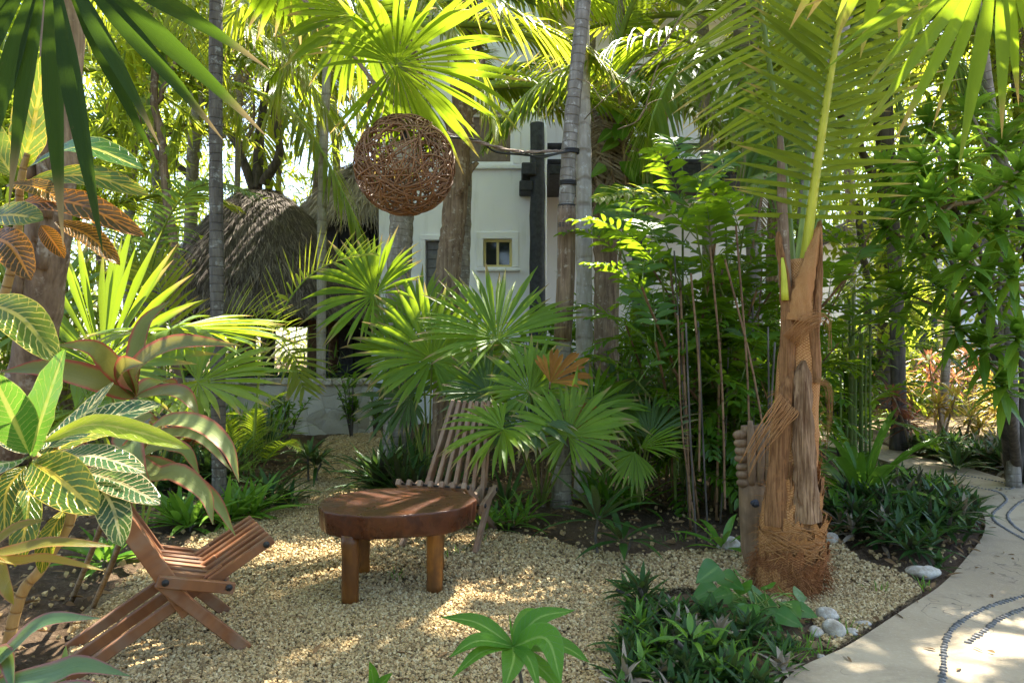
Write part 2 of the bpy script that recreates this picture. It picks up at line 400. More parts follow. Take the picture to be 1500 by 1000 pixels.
def fibre_mat(name, c1, c2, c3):
    n = NT(name); o = n.obj(); uv = n.n('SeparateXYZ', Vector=n.uv()); u, v = uv.outputs[0], uv.outputs[1]; w = n.math('MULTIPLY_ADD', n.noise(o, 9., 4), 9., 0.)
    def wave(sg): return n.math('ABSOLUTE', n.math('SINE', n.math('ADD', n.math('MULTIPLY_ADD', u, 95., w), n.math('MULTIPLY', v, sg*210.))))
    net = n.math('MULTIPLY', wave(1.), wave(-.8)); a = n.noise(n.scl(o, (60, 60, 16)), 1., 5, .7); b = n.noise(o, 7., 5, .65)
    col = n.mix(n.step(n.math('ADD', n.math('MULTIPLY', net, .5), n.math('MULTIPLY', a, .6)), .2, .75), c1, c2); col = n.mix(n.math('MULTIPLY', n.step(b, .46, .62), .75), col, c3)
    return n.fin(col, .95, n.bump(n.math('ADD', n.math('MULTIPLY', net, .35), a), .6, .008), .12)
M['fibre'] = fibre_mat('coir_fibre', (.29, .115, .035), (.56, .295, .12), (.42, .19, .07))
M['fibre_dark'] = fibre_mat('dark_root_fibre', (.15, .052, .018), (.38, .17, .07), (.22, .085, .032))
M['branch'] = bark_mat('dark_branch', (.06, .05, .04), (.16, .135, .11))
M['branch_tan'] = bark_mat('tan_stem', (.20, .14, .08), (.36, .28, .17), 14., (.11, .07, .04))
M['cane'] = bark_mat('brown_cane', (.13, .07, .035), (.30, .18, .09), 7., (.05, .03, .015), rough=.6)
M['cane_green'] = bark_mat('green_cane', (.08, .13, .03), (.18, .24, .05), 7., (.22, .20, .10), rough=.5)
M['rachis'] = bark_mat('green_rachis', (.16, .25, .035), (.30, .38, .06), sc=(20, 20, 2), rough=.5, bs=.15)
M['rachis_y'] = bark_mat('yellow_rachis', (.40, .42, .03), (.58, .55, .06), sc=(30, 30, 2), rough=.45, bs=.15)
M['croton_stem'] = bark_mat('croton_stem', (.32, .17, .05), (.48, .32, .12), 22., (.14, .07, .03), rough=.6)
M['petiole'] = bark_mat('petiole', (.13, .20, .04), (.26, .32, .07), sc=(20, 20, 2), rough=.5, bs=.15)

def wood_mat(name, c1, c2, c3, rough=.5, sc=(60, 60, 4), spec=.4, axis='uv'):
    n = NT(name); o = n.obj() if axis == 'obj' else n.uv(); r = rndattr(n)
    off = n.n('CombineXYZ', X=n.math('MULTIPLY', r, 7.), Y=n.math('MULTIPLY', r, 3.), Z=0.)
    v = n.n('VectorMath', _operation='ADD'); n.set(v, 0, n.scl(o, sc)); n.set(v, 1, off)
    a = n.noise(v, 1., 6, .6, .6); b = n.noise(n.obj(), 6., 3)
    col = n.mix(n.step(a, .3, .7), c1, c2); col = n.mix(n.math('MULTIPLY', n.step(b, .42, .72), .7), col, c3)
    col = n.mix(n.math('MULTIPLY', r, .45), col, tuple(x*.55 for x in c1))
    return n.fin(col, n.math('MULTIPLY_ADD', b, .3, rough-.15), n.bump(a, .3, .004), spec)
M['slat'] = wood_mat('chair_slat_wood', (.15, .05, .018), (.34, .14, .05), (.27, .19, .125), .55, (3, 45, 1))
M['slat_old'] = wood_mat('weathered_slat_wood', (.24, .14, .085), (.36, .25, .17), (.22, .10, .05), .65, (3, 45, 1))
M['leg'] = wood_mat('table_leg_wood', (.13, .045, .010), (.36, .145, .022), (.05, .022, .008), .42, (9, 9, 2.5), axis='obj')
M['bolt'] = NT('bolt_rubber').fin((.02, .018, .016), .6)

def tabletop_mat():
    n = NT('table_slab'); o = n.obj(); s = n.n('SeparateXYZ', Vector=o)
    w = n.noise(o, 3.2, 4, .6); rad = n.n('VectorMath', _operation='LENGTH'); n.set(rad, 0, n.scl(o, (1, 1.25, 0)))
    ring = n.noise(n.n('CombineXYZ', X=n.math('MULTIPLY', n.math('MULTIPLY_ADD', w, .22, rad.outputs['Value']), 48.), Y=n.math('MULTIPLY', w, 2.), Z=0.), 1., 3)
    col = n.mix(n.step(ring, .3, .7), (.05, .014, .006), (.11, .034, .012))
    bl = n.step(n.noise(o, 4.5, 5, .65), .48, .66); col = n.mix(n.math('MULTIPLY', bl, .7), col, (.035, .016, .010))
    side = n.noise(n.scl(o, (5, 5, 30)), 1., 5); 
    return n.fin(col, n.math('MULTIPLY_ADD', n.noise(o, 6., 5), .75, -.02), n.bump(n.math('ADD', ring, n.math('MULTIPLY', n.noise(n.scl(o, (22, 22, 5)), 1., 5), 1.6)), .45, .008), .4)
M['table'] = tabletop_mat()

def soil_mat():
    n = NT('soil'); o = n.obj(); a = n.noise(o, 1.1, 6, .65); b = n.noise(o, 38., 6, .7)
    col = n.mix(n.step(a, .3, .7), (.06, .038, .022), (.15, .10, .06)); col = n.mix(n.math('MULTIPLY', n.step(b, .5, .75), .6), col, (.30, .23, .15))
    return n.fin(col, .95, n.bump(n.math('ADD', b, n.math('MULTIPLY', a, .6)), .9, .04), .15)
M['soil'] = soil_mat()
def gravel_mat(name='gravel_bed', c=((.06, .04, .02), (.17, .12, .06), (.26, .19, .105))):
    n = NT(name); o = n.obj(); v = n.n('TexVoronoi', Vector=o, Scale=85.); a = n.noise(o, .9, 4)
    hue = n.n('SeparateColor', Color=v.outputs['Color'])
    col = n.ramp(hue.outputs[0], [(0, c[0]), (.35, c[1]), (1, c[2])]); col = n.mix(n.math('MULTIPLY', n.step(a, .45, .7), .35), col, (.22, .165, .095))
    return n.fin(col, .9, n.bump(n.math('SUBTRACT', 1., n.math('MULTIPLY', v.outputs['Distance'], 1.2)), 1., .012), .2)
M['gravel'] = gravel_mat()
def stone_chip():
    n = NT('gravel_chip'); r = rndattr(n); o = n.obj()
    col = n.ramp(r, [(0, (.12, .075, .03)), (.16, (.34, .225, .095)), (.6, (.48, .345, .155)), (1, (.62, .50, .28))])
    col = n.mix(n.math('MULTIPLY', n.noise(o, 160., 3), .4), col, (.34, .26, .15))
    return n.fin(col, .85, None, .25)
M['chip'] = stone_chip()
def path_mat():
    n = NT('path_concrete'); o = n.obj(); a = n.noise(o, .8, 6, .6); b = n.noise(o, 60., 5, .7); d = n.noise(o, 6., 5, .65)
    col = n.mix(n.step(a, .3, .7), (.31, .24, .145), (.42, .34, .22)); col = n.mix(n.math('MULTIPLY', n.step(n.noise(o, 2.1, 6, .7, 1.), .5, .68), .65), n.mix(n.math('MULTIPLY', n.step(d, .5, .7), .5), col, (.22, .17, .11)), (.25, .195, .125))
    col = n.mix(n.math('MULTIPLY', n.step(b, .5, .72), .3), col, (.55, .49, .38))
    cr = n.n('TexVoronoi', Vector=o, Scale=150.); sp = n.step(cr.outputs['Distance'], .12, .05); col = n.mix(n.math('MULTIPLY', sp, .5), col, (.16, .12, .08))
    ck = n.n('TexVoronoi', Vector=n.n('TexNoise', Vector=o, Scale=1.6, Detail=4.).outputs['Color'], Scale=3.2, _feature='DISTANCE_TO_EDGE'); cm = n.math('MULTIPLY', n.step(ck.outputs['Distance'], .012, .004), n.step(n.noise(o, 1.3, 2), .52, .6))
    col = n.mix(n.math('MULTIPLY', cm, .7), col, (.10, .075, .05)); col = n.mix(n.math('MULTIPLY', n.step(n.noise(o, .55, 3), .45, .6), .35), col, (.27, .21, .135))
    return n.fin(col, .8, n.bump(n.math('ADD', b, n.math('MULTIPLY', d, .6)), .5, .008), .3)
M['path'] = path_mat()
def noise_mat(name, c1, c2, sc=8., rough=.7, bs=.3, spec=.3, d=.01):
    n = NT(name); o = n.obj(); a = n.noise(o, sc, 6, .65); return n.fin(n.mix(n.step(a, .3, .7), c1, c2), rough, n.bump(a, bs, d), spec)
M['pebble'] = noise_mat('dark_pebble', (.075, .072, .068), (.21, .20, .185), 30., .45)
M['rock'] = noise_mat('pale_rock', (.24, .19, .13), (.60, .55, .46), 11., .85, .9, .2, .02)
M['black_wood'] = noise_mat('black_timber', (.022, .024, .03), (.05, .052, .06), 12., .6, .5)
M['brown_wood'] = noise_mat('brown_timber', (.08, .042, .022), (.16, .09, .05), 14., .65, .5)
M['carved'] = wood_mat('carved_wood', (.20, .12, .06), (.34, .22, .12), (.12, .08, .045), .65, (40, 40, 5), axis='obj')
M['cable'] = NT('black_cable').fin((.02, .018, .018), .5)
M['rope'] = noise_mat('weathered_rope', (.20, .13, .09), (.36, .27, .20), 90., .9, .8)
M['wicker'] = wood_mat('wicker_vine', (.17, .08, .034), (.34, .17, .08), (.26, .155, .09), .6, (3, 20, 1))
M['frame_y'] = NT('cream_window_frame').fin((.62, .52, .22), .4)
M['door_g'] = noise_mat('grey_door', (.13, .13, .14), (.19, .19, .20), 10., .6)
M['red_wood'] = noise_mat('reddish_frame', (.16, .05, .025), (.26, .10, .05), 18., .5)
M['orange_wall'] = noise_mat('ochre_plaster', (.62, .36, .14), (.70, .44, .20), 3., .85)
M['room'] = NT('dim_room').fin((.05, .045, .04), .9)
M['curtain'] = noise_mat('brown_curtain', (.16, .12, .10), (.22, .17, .14), 20., .9)
M['tan'] = noise_mat('tan_plaster', (.40, .33, .24), (.50, .42, .31), 6., .9)
M['globe'] = noise_mat('frosted_globe', (.70, .62, .45), (.78, .70, .52), 10., .35, .1)
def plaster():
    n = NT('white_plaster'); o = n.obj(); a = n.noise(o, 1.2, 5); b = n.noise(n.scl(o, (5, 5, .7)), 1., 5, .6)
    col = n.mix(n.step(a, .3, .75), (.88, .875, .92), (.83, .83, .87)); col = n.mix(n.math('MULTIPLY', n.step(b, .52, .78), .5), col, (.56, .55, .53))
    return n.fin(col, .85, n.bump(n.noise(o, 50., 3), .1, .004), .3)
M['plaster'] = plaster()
def glass():
    n = NT('window_glass'); return n.fin((.015, .02, .02), .06, None, .6)
M['glass'] = glass()
def wallstone():
    n = NT('limestone_wall'); o = n.obj(); wv = n.n('VectorMath', _operation='ADD'); n.set(wv, 0, n.scl(o, (1, 1, 1.25)))
    nzc = n.n('TexNoise', Vector=o, Scale=3., Detail=3.); sc = n.n('VectorMath', _operation='SCALE'); n.set(sc, 0, nzc.outputs['Color']); sc.inputs['Scale'].default_value = .12; n.set(wv, 1, sc.outputs[0])
    e = n.n('TexVoronoi', Vector=wv.outputs[0], Scale=2.0, _feature='DISTANCE_TO_EDGE'); v = n.n('TexVoronoi', Vector=wv.outputs[0], Scale=2.0)
    hue = n.n('SeparateColor', Color=v.outputs['Color']); b = n.noise(o, 22., 6, .7)
    col = n.mix(hue.outputs[0], (.44, .40, .32), (.62, .58, .50)); col = n.mix(n.math('MULTIPLY', n.step(b, .5, .75), .4), col, (.32, .28, .21))
    mort = n.step(e.outputs['Distance'], .035, .012); col = n.mix(n.math('MULTIPLY', mort, .16), col, (.30, .26, .20))
    h = n.math('ADD', n.math('MULTIPLY', n.step(e.outputs['Distance'], 0., .05), .3), n.math('MULTIPLY', b, .5))
    return n.fin(col, .9, n.bump(h, .8, .03), .2)
M['stone_wall'] = wallstone()
def thatch_mat(name, c1, c2, c3):
    n = NT(name); r = rndattr(n); o = n.obj(); a = n.noise(o, 2.2, 5, .65)
    col = n.ramp(r, [(0, c1), (.6, c2), (1, c3)]); col = n.mix(n.math('MULTIPLY', n.step(a, .4, .7), .6), col, c1)
    return n.fin(col, .9, None, .2)
M['thatch'] = thatch_mat('dark_thatch', (.075, .06, .05), (.17, .14, .12), (.34, .285, .235))
M['thatch_pale'] = thatch_mat('pale_thatch', (.20, .165, .125), (.34, .29, .23), (.48, .42, .34))
M['litter'] = leaf_mat('fallen_leaf', (.10, .055, .025), (.24, .15, .07), (.2, .1, .03), .1, .8, spec=.15)

# ------------------------------------------------------------------ plant makers (geometry)
def frond(g, ctrl, nl, LL, LW, t0=.18, v=.35, sweep=(1.15, .55), droop=.9, rad=.014, mis=(0, 1), n=6, upv=None, sides=5, r0=None, miss=0., prof='linear', both=(1, -1), roll=.25):
    """feather leaf along a curve through ctrl; material slots mis = (rachis, leaflet)"""
    pts = curve(ctrl, 36); T = nrm(np.gradient(pts, axis=0))
    tube(g, pts, np.linspace(rad, rad*.22, len(pts)), sides, mis[0])
    u = np.linspace(t0, .985, nl); idx = u*(len(pts)-1); i = np.minimum(idx.astype(int), len(pts)-2); fr = (idx-i)[:, None]
    b = pts[i]*(1-fr)+pts[i+1]*fr; t = nrm(T[i]*(1-fr)+T[i+1]*fr)
    upv = Z if upv is None else np.asarray(upv, float)
    s = np.cross(t, upv); s = nrm(s); nn = nrm(np.cross(s, t))
    q = (u-t0)/(1-t0); shape = np.sin(np.pi*np.clip(.18+.74*q, 0, 1))**.55*(1-.35*q)
    for sg in both:
        sw = sweep[0]+(sweep[1]-sweep[0])*q+rng.normal(0, .06, nl); vv = v+rng.normal(0, .12, nl)
        d = t*np.cos(sw)[:, None]+np.sin(sw)[:, None]*(sg*s*np.cos(vv)[:, None]+nn*np.sin(vv)[:, None])
        keep = rng.random(nl) > miss
        L = LL*shape*rng.uniform(.88, 1.08, nl)
        leaves(g, b[keep], d[keep], L[keep], LW*rng.uniform(.85, 1.1, keep.sum()), droop*rng.uniform(.6, 1.35, keep.sum()), .3, n, prof, nn[keep], sg*roll, mis[1], r0 if r0 is None else np.clip(r0+rng.normal(0, .12, keep.sum()), 0, 1), cols=3)

def arch(base, az, el, L, sag, k=4, bend=0.):
    """control points of a frond that starts at elevation el and sags under gravity"""
    p = np.array(base, float); a = el; out = [p.copy()]; z = az
    for i in range(k):
        out.append(out[-1]+L/k*np.array((math.cos(z)*math.cos(a), math.sin(z)*math.cos(a), math.sin(a)))); a -= sag/k*(0.5+i*.33); z += bend/k
    return np.array(out)

def fan(g, base, hub, normal, fwd, R, nseg=34, span=290, t0=.60, droop=.35, mis=(0, 1), cup=.25, rad=.009, n=8, rv=.2, r0=None, pet=True, mid=None):
    """palmate leaf: petiole from base to hub, blade of nseg pleated segments round the hub"""
    base = np.asarray(base, float); hub = np.asarray(hub, float); nv = nrm(np.asarray(normal, float))
    f = np.asarray(fwd, float); f = nrm(f-nv*np.dot(f, nv)); s = np.cross(f, nv)
    if pet:
        m = (base+hub)/2+np.array((0, 0, .12*np.linalg.norm(hub-base))) if mid is None else np.asarray(mid, float)
        tube(g, curve([base, m, hub], 14), np.linspace(rad*1.25, rad*.8, 14), 6, mis[0])
    a = np.radians(np.linspace(-span/2, span/2, nseg)+rng.normal(0, .35, nseg)*span/nseg*.4)
    q = np.abs(a)/np.radians(span/2); Rl = R*(1-.33*q**2)*rng.uniform(1-rv, 1+rv*.4, nseg)
    d = f*np.cos(a)[:, None]+s*np.sin(a)[:, None]+nv*(cup*(1-.3*q)+rng.normal(0, .07, nseg))[:, None]
    dth = np.radians(span/nseg); wmax = 2*Rl*t0*math.tan(dth/2)*1.06
    leaves(g, np.repeat(hub[None], nseg, 0)+d*R*.012, d, Rl, wmax, droop*rng.uniform(.2, 2.3, nseg), .5, n, fanprof(t0), np.repeat(nv[None], nseg, 0), None, mis[1], r0 if r0 is None else np.clip(r0+rng.normal(0, .12, nseg), 0, 1))

def ribbon(g, ctrl, width, up=(0, -.4, 1), n=14, prof='obl', fold=.2, mi=0, r=.5, wav=0., wf=5., roll=0.):
    """one leaf along a curve"""
    pts = curve(ctrl, n+1); T = nrm(np.gradient(pts, axis=0)); up = np.asarray(up, float)
    s = nrm(np.cross(T, up)); nu = np.cross(s, T); pf = PROF[prof]; V = []; U = []
    cx = (-1, -.55, 0, .55, 1)
    for k in range(n+1):
        t = k/n; w = max(width*.5*float(pf(np.array(t))), width*.015)
        for c in cx:
            lift = fold*(abs(c)**1.5)*w+(wav*width*math.sin(t*wf*6.28+c*1.5)*abs(c)**2 if c else 0)
            V.append(pts[k]+s[k]*w*c+nu[k]*lift); U.append(((c+1)/2, t))
    F = [(k*5+c, k*5+c+1, (k+1)*5+c+1, (k+1)*5+c) for k in range(n) for c in range(4)]
    g.add(V, F, U, r, mi)

def rosette(g, c, n, L, Wd, el=(1.2, .1), droop=.9, prof='strap', mi=0, axis=None, seg=6, fold=.3, spread=.02, jit=.2):
    """leaves spiralling round a growing point; inner ones upright, outer ones low"""
    k = np.arange(n); az = k*2.39996+rng.random()*6.28; q = (k+.5)/n
    e = el[0]+(el[1]-el[0])*q+rng.normal(0, .12, n)
    d = np.stack([np.cos(az)*np.cos(e), np.sin(az)*np.cos(e), np.sin(e)], 1)
    if axis is not None:
        ax = nrm(np.asarray(axis, float)); x = nrm(np.cross(ax, np.array((.2, 1, .1)))); y = np.cross(ax, x)
        d = d[:, :1]*x+d[:, 1:2]*y+d[:, 2:]*ax
    base = np.asarray(c, float)+np.stack([np.cos(az), np.sin(az), -q*1.5], 1)*spread
    Ls = L*(0.65+.4*np.minimum(1, q*2.2))*rng.uniform(1-jit, 1+jit*.6, n)
    leaves(g, base, d, Ls, Wd*rng.uniform(.85, 1.1, n), droop*rng.uniform(.6, 1.4, n), fold, seg, prof, None, rng.normal(0, .15, n), mi)

def blob(g, c, sz, mi=0, r=.5, seed=0, nu=14, nv=10, rough=.18):
    """rounded stone"""
    rs = np.random.default_rng(seed); th = np.linspace(0, 2*np.pi, nu, endpoint=False); ph = np.linspace(.02, np.pi-.02, nv)
    d = np.stack([np.outer(np.sin(ph), np.cos(th)), np.outer(np.sin(ph), np.sin(th)), np.outer(np.cos(ph), np.ones(nu))], -1)
    k = rs.normal(0, 1, (5, 3)); o = 1+rough*sum(np.sin(d@kk*1.9+i) for i, kk in enumerate(k))/2.2
    V = d*o[..., None]*np.asarray(sz)/2+np.asarray(c)
    F = [(i*nu+j, (i+1)*nu+j, (i+1)*nu+(j+1) % nu, i*nu+(j+1) % nu) for i in range(nv-1) for j in range(nu)]
    g.add(V, F, None, r, mi)

# ------------------------------------------------------------------ ground, gravel, path
GRAVEL = [(-2.0, 1.3), (-1.75, 2.2), (-1.95, 3.0), G(110, 905)[:2], G(190, 845)[:2], G(270, 800)[:2], G(345, 765)[:2], G(405, 722)[:2], G(445, 690)[:2], G(470, 655)[:2],
          G(480, 640)[:2], G(560, 632)[:2], G(565, 660)[:2], G(545, 690)[:2], G(560, 728)[:2], G(650, 752)[:2], G(720, 776)[:2], G(800, 790)[:2], G(860, 806)[:2], G(930, 814)[:2], G(1000, 806)[:2],
          G(1060, 806)[:2], G(1110, 800)[:2], G(1220, 782)[:2], G(1260, 822)[:2], G(1330, 842)[:2], G(1350, 868)[:2], G(1290, 905)[:2], G(1225, 948)[:2], G(1195, 930)[:2], G(1190, 900)[:2], G(1110, 880)[:2], G(1000, 860)[:2], G(915, 880)[:2], G(905, 930)[:2], G(900, 1000)[:2], (.42, 2.2), (.4, 1.3)]
GRAVEL = np.array([tuple(p) for p in GRAVEL])
path_near = [(.62, 1.5), (.82, 2.2), G(1150, 1002)[:2], G(1245, 950)[:2], G(1325, 897)[:2], G(1378, 862)[:2], G(1415, 822)[:2], G(1442, 782)[:2], G(1436, 750)[:2], G(1395, 716)[:2], G(1340, 693)[:2], G(1280, 672)[:2], G(1210, 655)[:2], G(1130, 645)[:2]]
path_far = [G(1130, 628)[:2], G(1225, 636)[:2], G(1290, 652)[:2], G(1345, 670)[:2], G(1420, 688)[:2], G(1500, 712)[:2], G(1620, 740)[:2], (4.75, 4.7), (4.0, 3.4), (3.7, 1.5)]
def smooth_poly(pts, n): 
    pts = np.array([tuple(p) for p in pts]); return curve(np.c_[pts, np.zeros(len(pts))], n)[:, :2]
PATH = np.vstack([smooth_poly(path_near, 60), smooth_poly(path_far, 40)])
FARG = np.array([tuple(G(*p)[:2]) for p in ((1120, 600), (1180, 592), (1500, 588), (1640, 600), (1640, 660), (1560, 700), (1500, 706), (1420, 682), (1345, 664), (1290, 646), (1225, 631), (1130, 622))])

def terrain():
    g = Geo()
    xs = np.concatenate([[-400, -60, -20], np.arange(-8, 10.01, .07), [24, 60, 400]]); ys = np.concatenate([[-400, -30, -4], np.arange(1.0, 14.01, .07), [20, 40, 120, 700]])
    X, Y = np.meshgrid(xs, ys); h = .025*fractal(X, Y, 1.5)+.018*fractal(X+9, Y-4, 5.1)+.012*rng.normal(0, 1, X.shape)
    ins = inside(GRAVEL, X, Y) | inside(PATH, X, Y) | inside(FARG, X, Y)
    z = np.where(ins, -.09, h-.012)
    z = np.where((np.abs(X) > 15) | (Y > 16) | (Y < 0), -.05, z)
    V = np.stack([X, Y, z], -1); nx = len(xs)
    F = [(i*nx+j, i*nx+j+1, (i+1)*nx+j+1, (i+1)*nx+j) for i in range(len(ys)-1) for j in range(nx-1)]
    g.add(V, F); return struct(g.build('ground', M['soil']))
terrain()
def slab(name, poly, top, mat, depth=.12):
    import bmesh
    bm = bmesh.new(); a = [bm.verts.new((p[0], p[1], top)) for p in poly]; b = [bm.verts.new((p[0], p[1], top-depth)) for p in poly]
    f = bm.faces.new(a); n = len(a); bm.normal_update()
    if f.normal.z < 0: f.normal_flip()
    for i in range(n):
        bm.faces.new((a[i], b[i], b[(i+1) % n], a[(i+1) % n]))
    bmesh.ops.triangulate(bm, faces=[f]); bmesh.ops.recalc_face_normals(bm, faces=bm.faces[:])
    me = bpy.data.meshes.new(name); bm.to_mesh(me); bm.free(); me.materials.append(mat)
    o = bpy.data.objects.new(name, me); COL.objects.link(o); return o
def gsmooth(poly, k=4):
    p = np.vstack([poly, poly[:1]]); return curve(np.c_[p, np.zeros(len(p))], len(poly)*k)[:-1, :2]
struct(slab('gravel_bed', gsmooth(GRAVEL), -.004, M['gravel']))
struct(slab('far_gravel', gsmooth(FARG), -.002, M['gravel']))
path = struct(slab('path', PATH, .022, M['path'], .14))

def pebble_line(ctrl, w, step):
    g = Geo(); c = curve(np.array([tuple(G(*p)) for p in ctrl]), 600)
    L = np.concatenate([[0], np.cumsum(np.linalg.norm(np.diff(c, axis=0), axis=1))])
    for s in np.arange(0, L[-1], step):
        i = min(int(np.searchsorted(L, s)), len(c)-2); t = nrm(c[i+1]-c[i]); n2 = np.array((-t[1], t[0], 0)); ang = rng.normal(0, .25)
        a = t*math.cos(ang)+n2*math.sin(ang); b = np.array((-a[1], a[0], 0)); sz = (step*rng.uniform(.45, .68), w*rng.uniform(.6, 1.05), .018)
        th = np.linspace(0, 2*np.pi, 10, endpoint=False); V = []; ex = rng.uniform(.85, 1.15)
        for (rr, zz) in ((1., .018), (.95, .027), (.6, .0315), (.05, .033)):
            V += [c[i]+a*sz[0]/2*rr*math.copysign(abs(math.cos(x))**ex, math.cos(x))+b*sz[1]/2*rr*math.copysign(abs(math.sin(x))**ex, math.sin(x))+Z*zz+n2*rng.normal(0, .0) for x in th]
        F = [(q*10+j, q*10+(j+1) % 10, (q+1)*10+(j+1) % 10, (q+1)*10+j) for q in range(3) for j in range(10)]
        g.add(V, F, None, rng.random())
    return g
for nm, ctrl, w, st in (
    ('pebble_inlay', [(1378, 1030), (1382, 985), (1384, 950), (1398, 925), (1432, 902), (1468, 888), (1510, 876), (1560, 862)], .038, .034),
    ('pebble_inlay', [(1418, 948), (1440, 932), (1466, 912), (1510, 894), (1560, 880)], .038, .034),
    ('pebble_inlay', [(1385, 709), (1430, 717), (1462, 724), (1474, 735), (1466, 745), (1455, 755), (1456, 766), (1475, 780), (1510, 800)], .034, .034),
    ('pebble_inlay', [(1520, 728), (1496, 738), (1480, 752), (1476, 762), (1490, 778), (1520, 795)], .034, .034),
    ('pebble_inlay', [(1398, 697), (1440, 704), (1478, 712), (1482, 719), (1455, 718)], .034, .038)):
    pebble_line(ctrl, w, st).build(nm, M['pebble'], path)

def chips(poly, xr, yr, n, z0=0., size=(.006, .0125), keepf=None):
    """crushed-stone chips: angular bits lying on the bed"""
    x = rng.uniform(*xr, n); y = rng.uniform(*yr, n); k = inside(poly, x, y)
    if keepf is not None: k &= keepf(x, y)
    x, y = x[k], y[k]; n = len(x)
    s = np.array([(a, b, c) for c in (-1, 1) for b in (-1, 1) for a in (-1, 1)], float)
    V = s[None]*(1+rng.normal(0, .22, (n, 8, 3)))
    V = V*(rng.uniform(*size, (n, 1, 1))*rng.uniform(.55, 1.1, (n, 1, 3)))*.62
    q = nrm(rng.normal(0, 1, (n, 4))); w, a, b, c = q.T
    R = np.stack([np.stack([1-2*(b*b+c*c), 2*(a*b-c*w), 2*(a*c+b*w)], -1), np.stack([2*(a*b+c*w), 1-2*(a*a+c*c), 2*(b*c-a*w)], -1), np.stack([2*(a*c-b*w), 2*(b*c+a*w), 1-2*(a*a+b*b)], -1)], 1)
    V = np.einsum('nij,nkj->nki', R, V)+np.stack([x, y, z0+rng.uniform(.0, .013, n)], -1)[:, None]
    F = np.array([(0, 2, 3, 1), (4, 5, 7, 6), (0, 1, 5, 4), (2, 6, 7, 3), (0, 4, 6, 2), (1, 3, 7, 5)])[None]+(np.arange(n)*8)[:, None, None]
    g = Geo(); g.add(V, F, None, np.repeat(rng.random(n), 8), 0, False); return g
gc = chips(GRAVEL, (-2.2, 2.6), (1.9, 4.0), 118000, 0., (.0065, .0122))
g2 = chips(GRAVEL, (-2.6, 2.9), (4.0, 8.2), 100000, 0., (.008, .015))
g3 = chips(GRAVEL, (-4.2, 2.9), (8.2, 12.5), 42000, 0., (.013, .024))
gs = Geo()
for q in (gc, g2, g3): gs.add(np.concatenate(q.v), np.concatenate(q.f), None, np.concatenate(q.r), 0, False)
stuff(gs.build('gravel', M['chip']), 'beige crushed stone gravel covering the seating area', 'gravel')
# loose stones over the bed edges
bedge = chips(PATH*0+PATH, (.4, 6), (1.9, 6), 10, 0) if False else None
def litter(n, poly_not, xr, yr, sz, mat, label, name, z=.02, hug=None):
    g = Geo(); x = rng.uniform(*xr, n); y = rng.uniform(*yr, n); k = ~inside(PATH, x, y)
    if poly_not is not None: k &= ~inside(poly_not, x, y)
    x, y = x[k], y[k]; m = len(x); az = rng.random(m)*6.28
    leaves(g, np.c_[x, y, z+rng.random(m)*.03], np.c_[np.cos(az), np.sin(az), rng.normal(0, .25, m)], rng.uniform(*sz, m), rng.uniform(*sz, m)*.35, .4, .4, 4, 'lance', None, rng.normal(0, .5, m))
    stuff(g.build(name, mat), label, 'leaf litter')
litter(2600, GRAVEL, (-4.5, 5), (2.0, 9.), (.04, .11), M['litter'], 'dry brown fallen leaves scattered over the soil beds', 'leaf_litter')
sc = Geo()
for q in (chips(np.array([(-5, 1.5), (7, 1.5), (7, 9), (-5, 9)]), (-5, 7), (1.8, 9), 7000, .0, (.008, .022), lambda x, y: ~inside(GRAVEL, x, y) & ~inside(PATH, x, y)),):
    sc.add(np.concatenate(q.v), np.concatenate(q.f), None, np.concatenate(q.r)*.6, 0, False)
stuff(sc.build('scattered_chips', M['chip']), 'loose stone chips scattered over the dark soil beds', 'gravel')

def path_leaves():
    g = Geo(); x = rng.uniform(.6, 5, 200); y = rng.uniform(2.2, 7, 200); k = inside(PATH, x, y); x, y = x[k], y[k]; m = len(x); az = rng.random(m)*6.28
    leaves(g, np.c_[x, y, np.full(m, .028)], np.c_[np.cos(az), np.sin(az), rng.normal(.05, .1, m)], rng.uniform(.02, .07, m), rng.uniform(.008, .02, m), .3, .5, 4, 'lance', None, rng.normal(0, .3, m))
    x = rng.uniform(-2, 2, 70); y = rng.uniform(2.2, 6, 70); m = 70; az = rng.random(m)*6.28
    leaves(g, np.c_[x, y, np.full(m, .016)], np.c_[np.cos(az), np.sin(az), rng.normal(.1, .15, m)], rng.uniform(.03, .09, m), rng.uniform(.01, .025, m), .4, .5, 4, 'lance', None, rng.normal(0, .4, m))
    stuff(g.build('leaf_litter', M['litter']), 'a few dry leaves lying on the path and the gravel', 'leaf litter')
path_leaves()
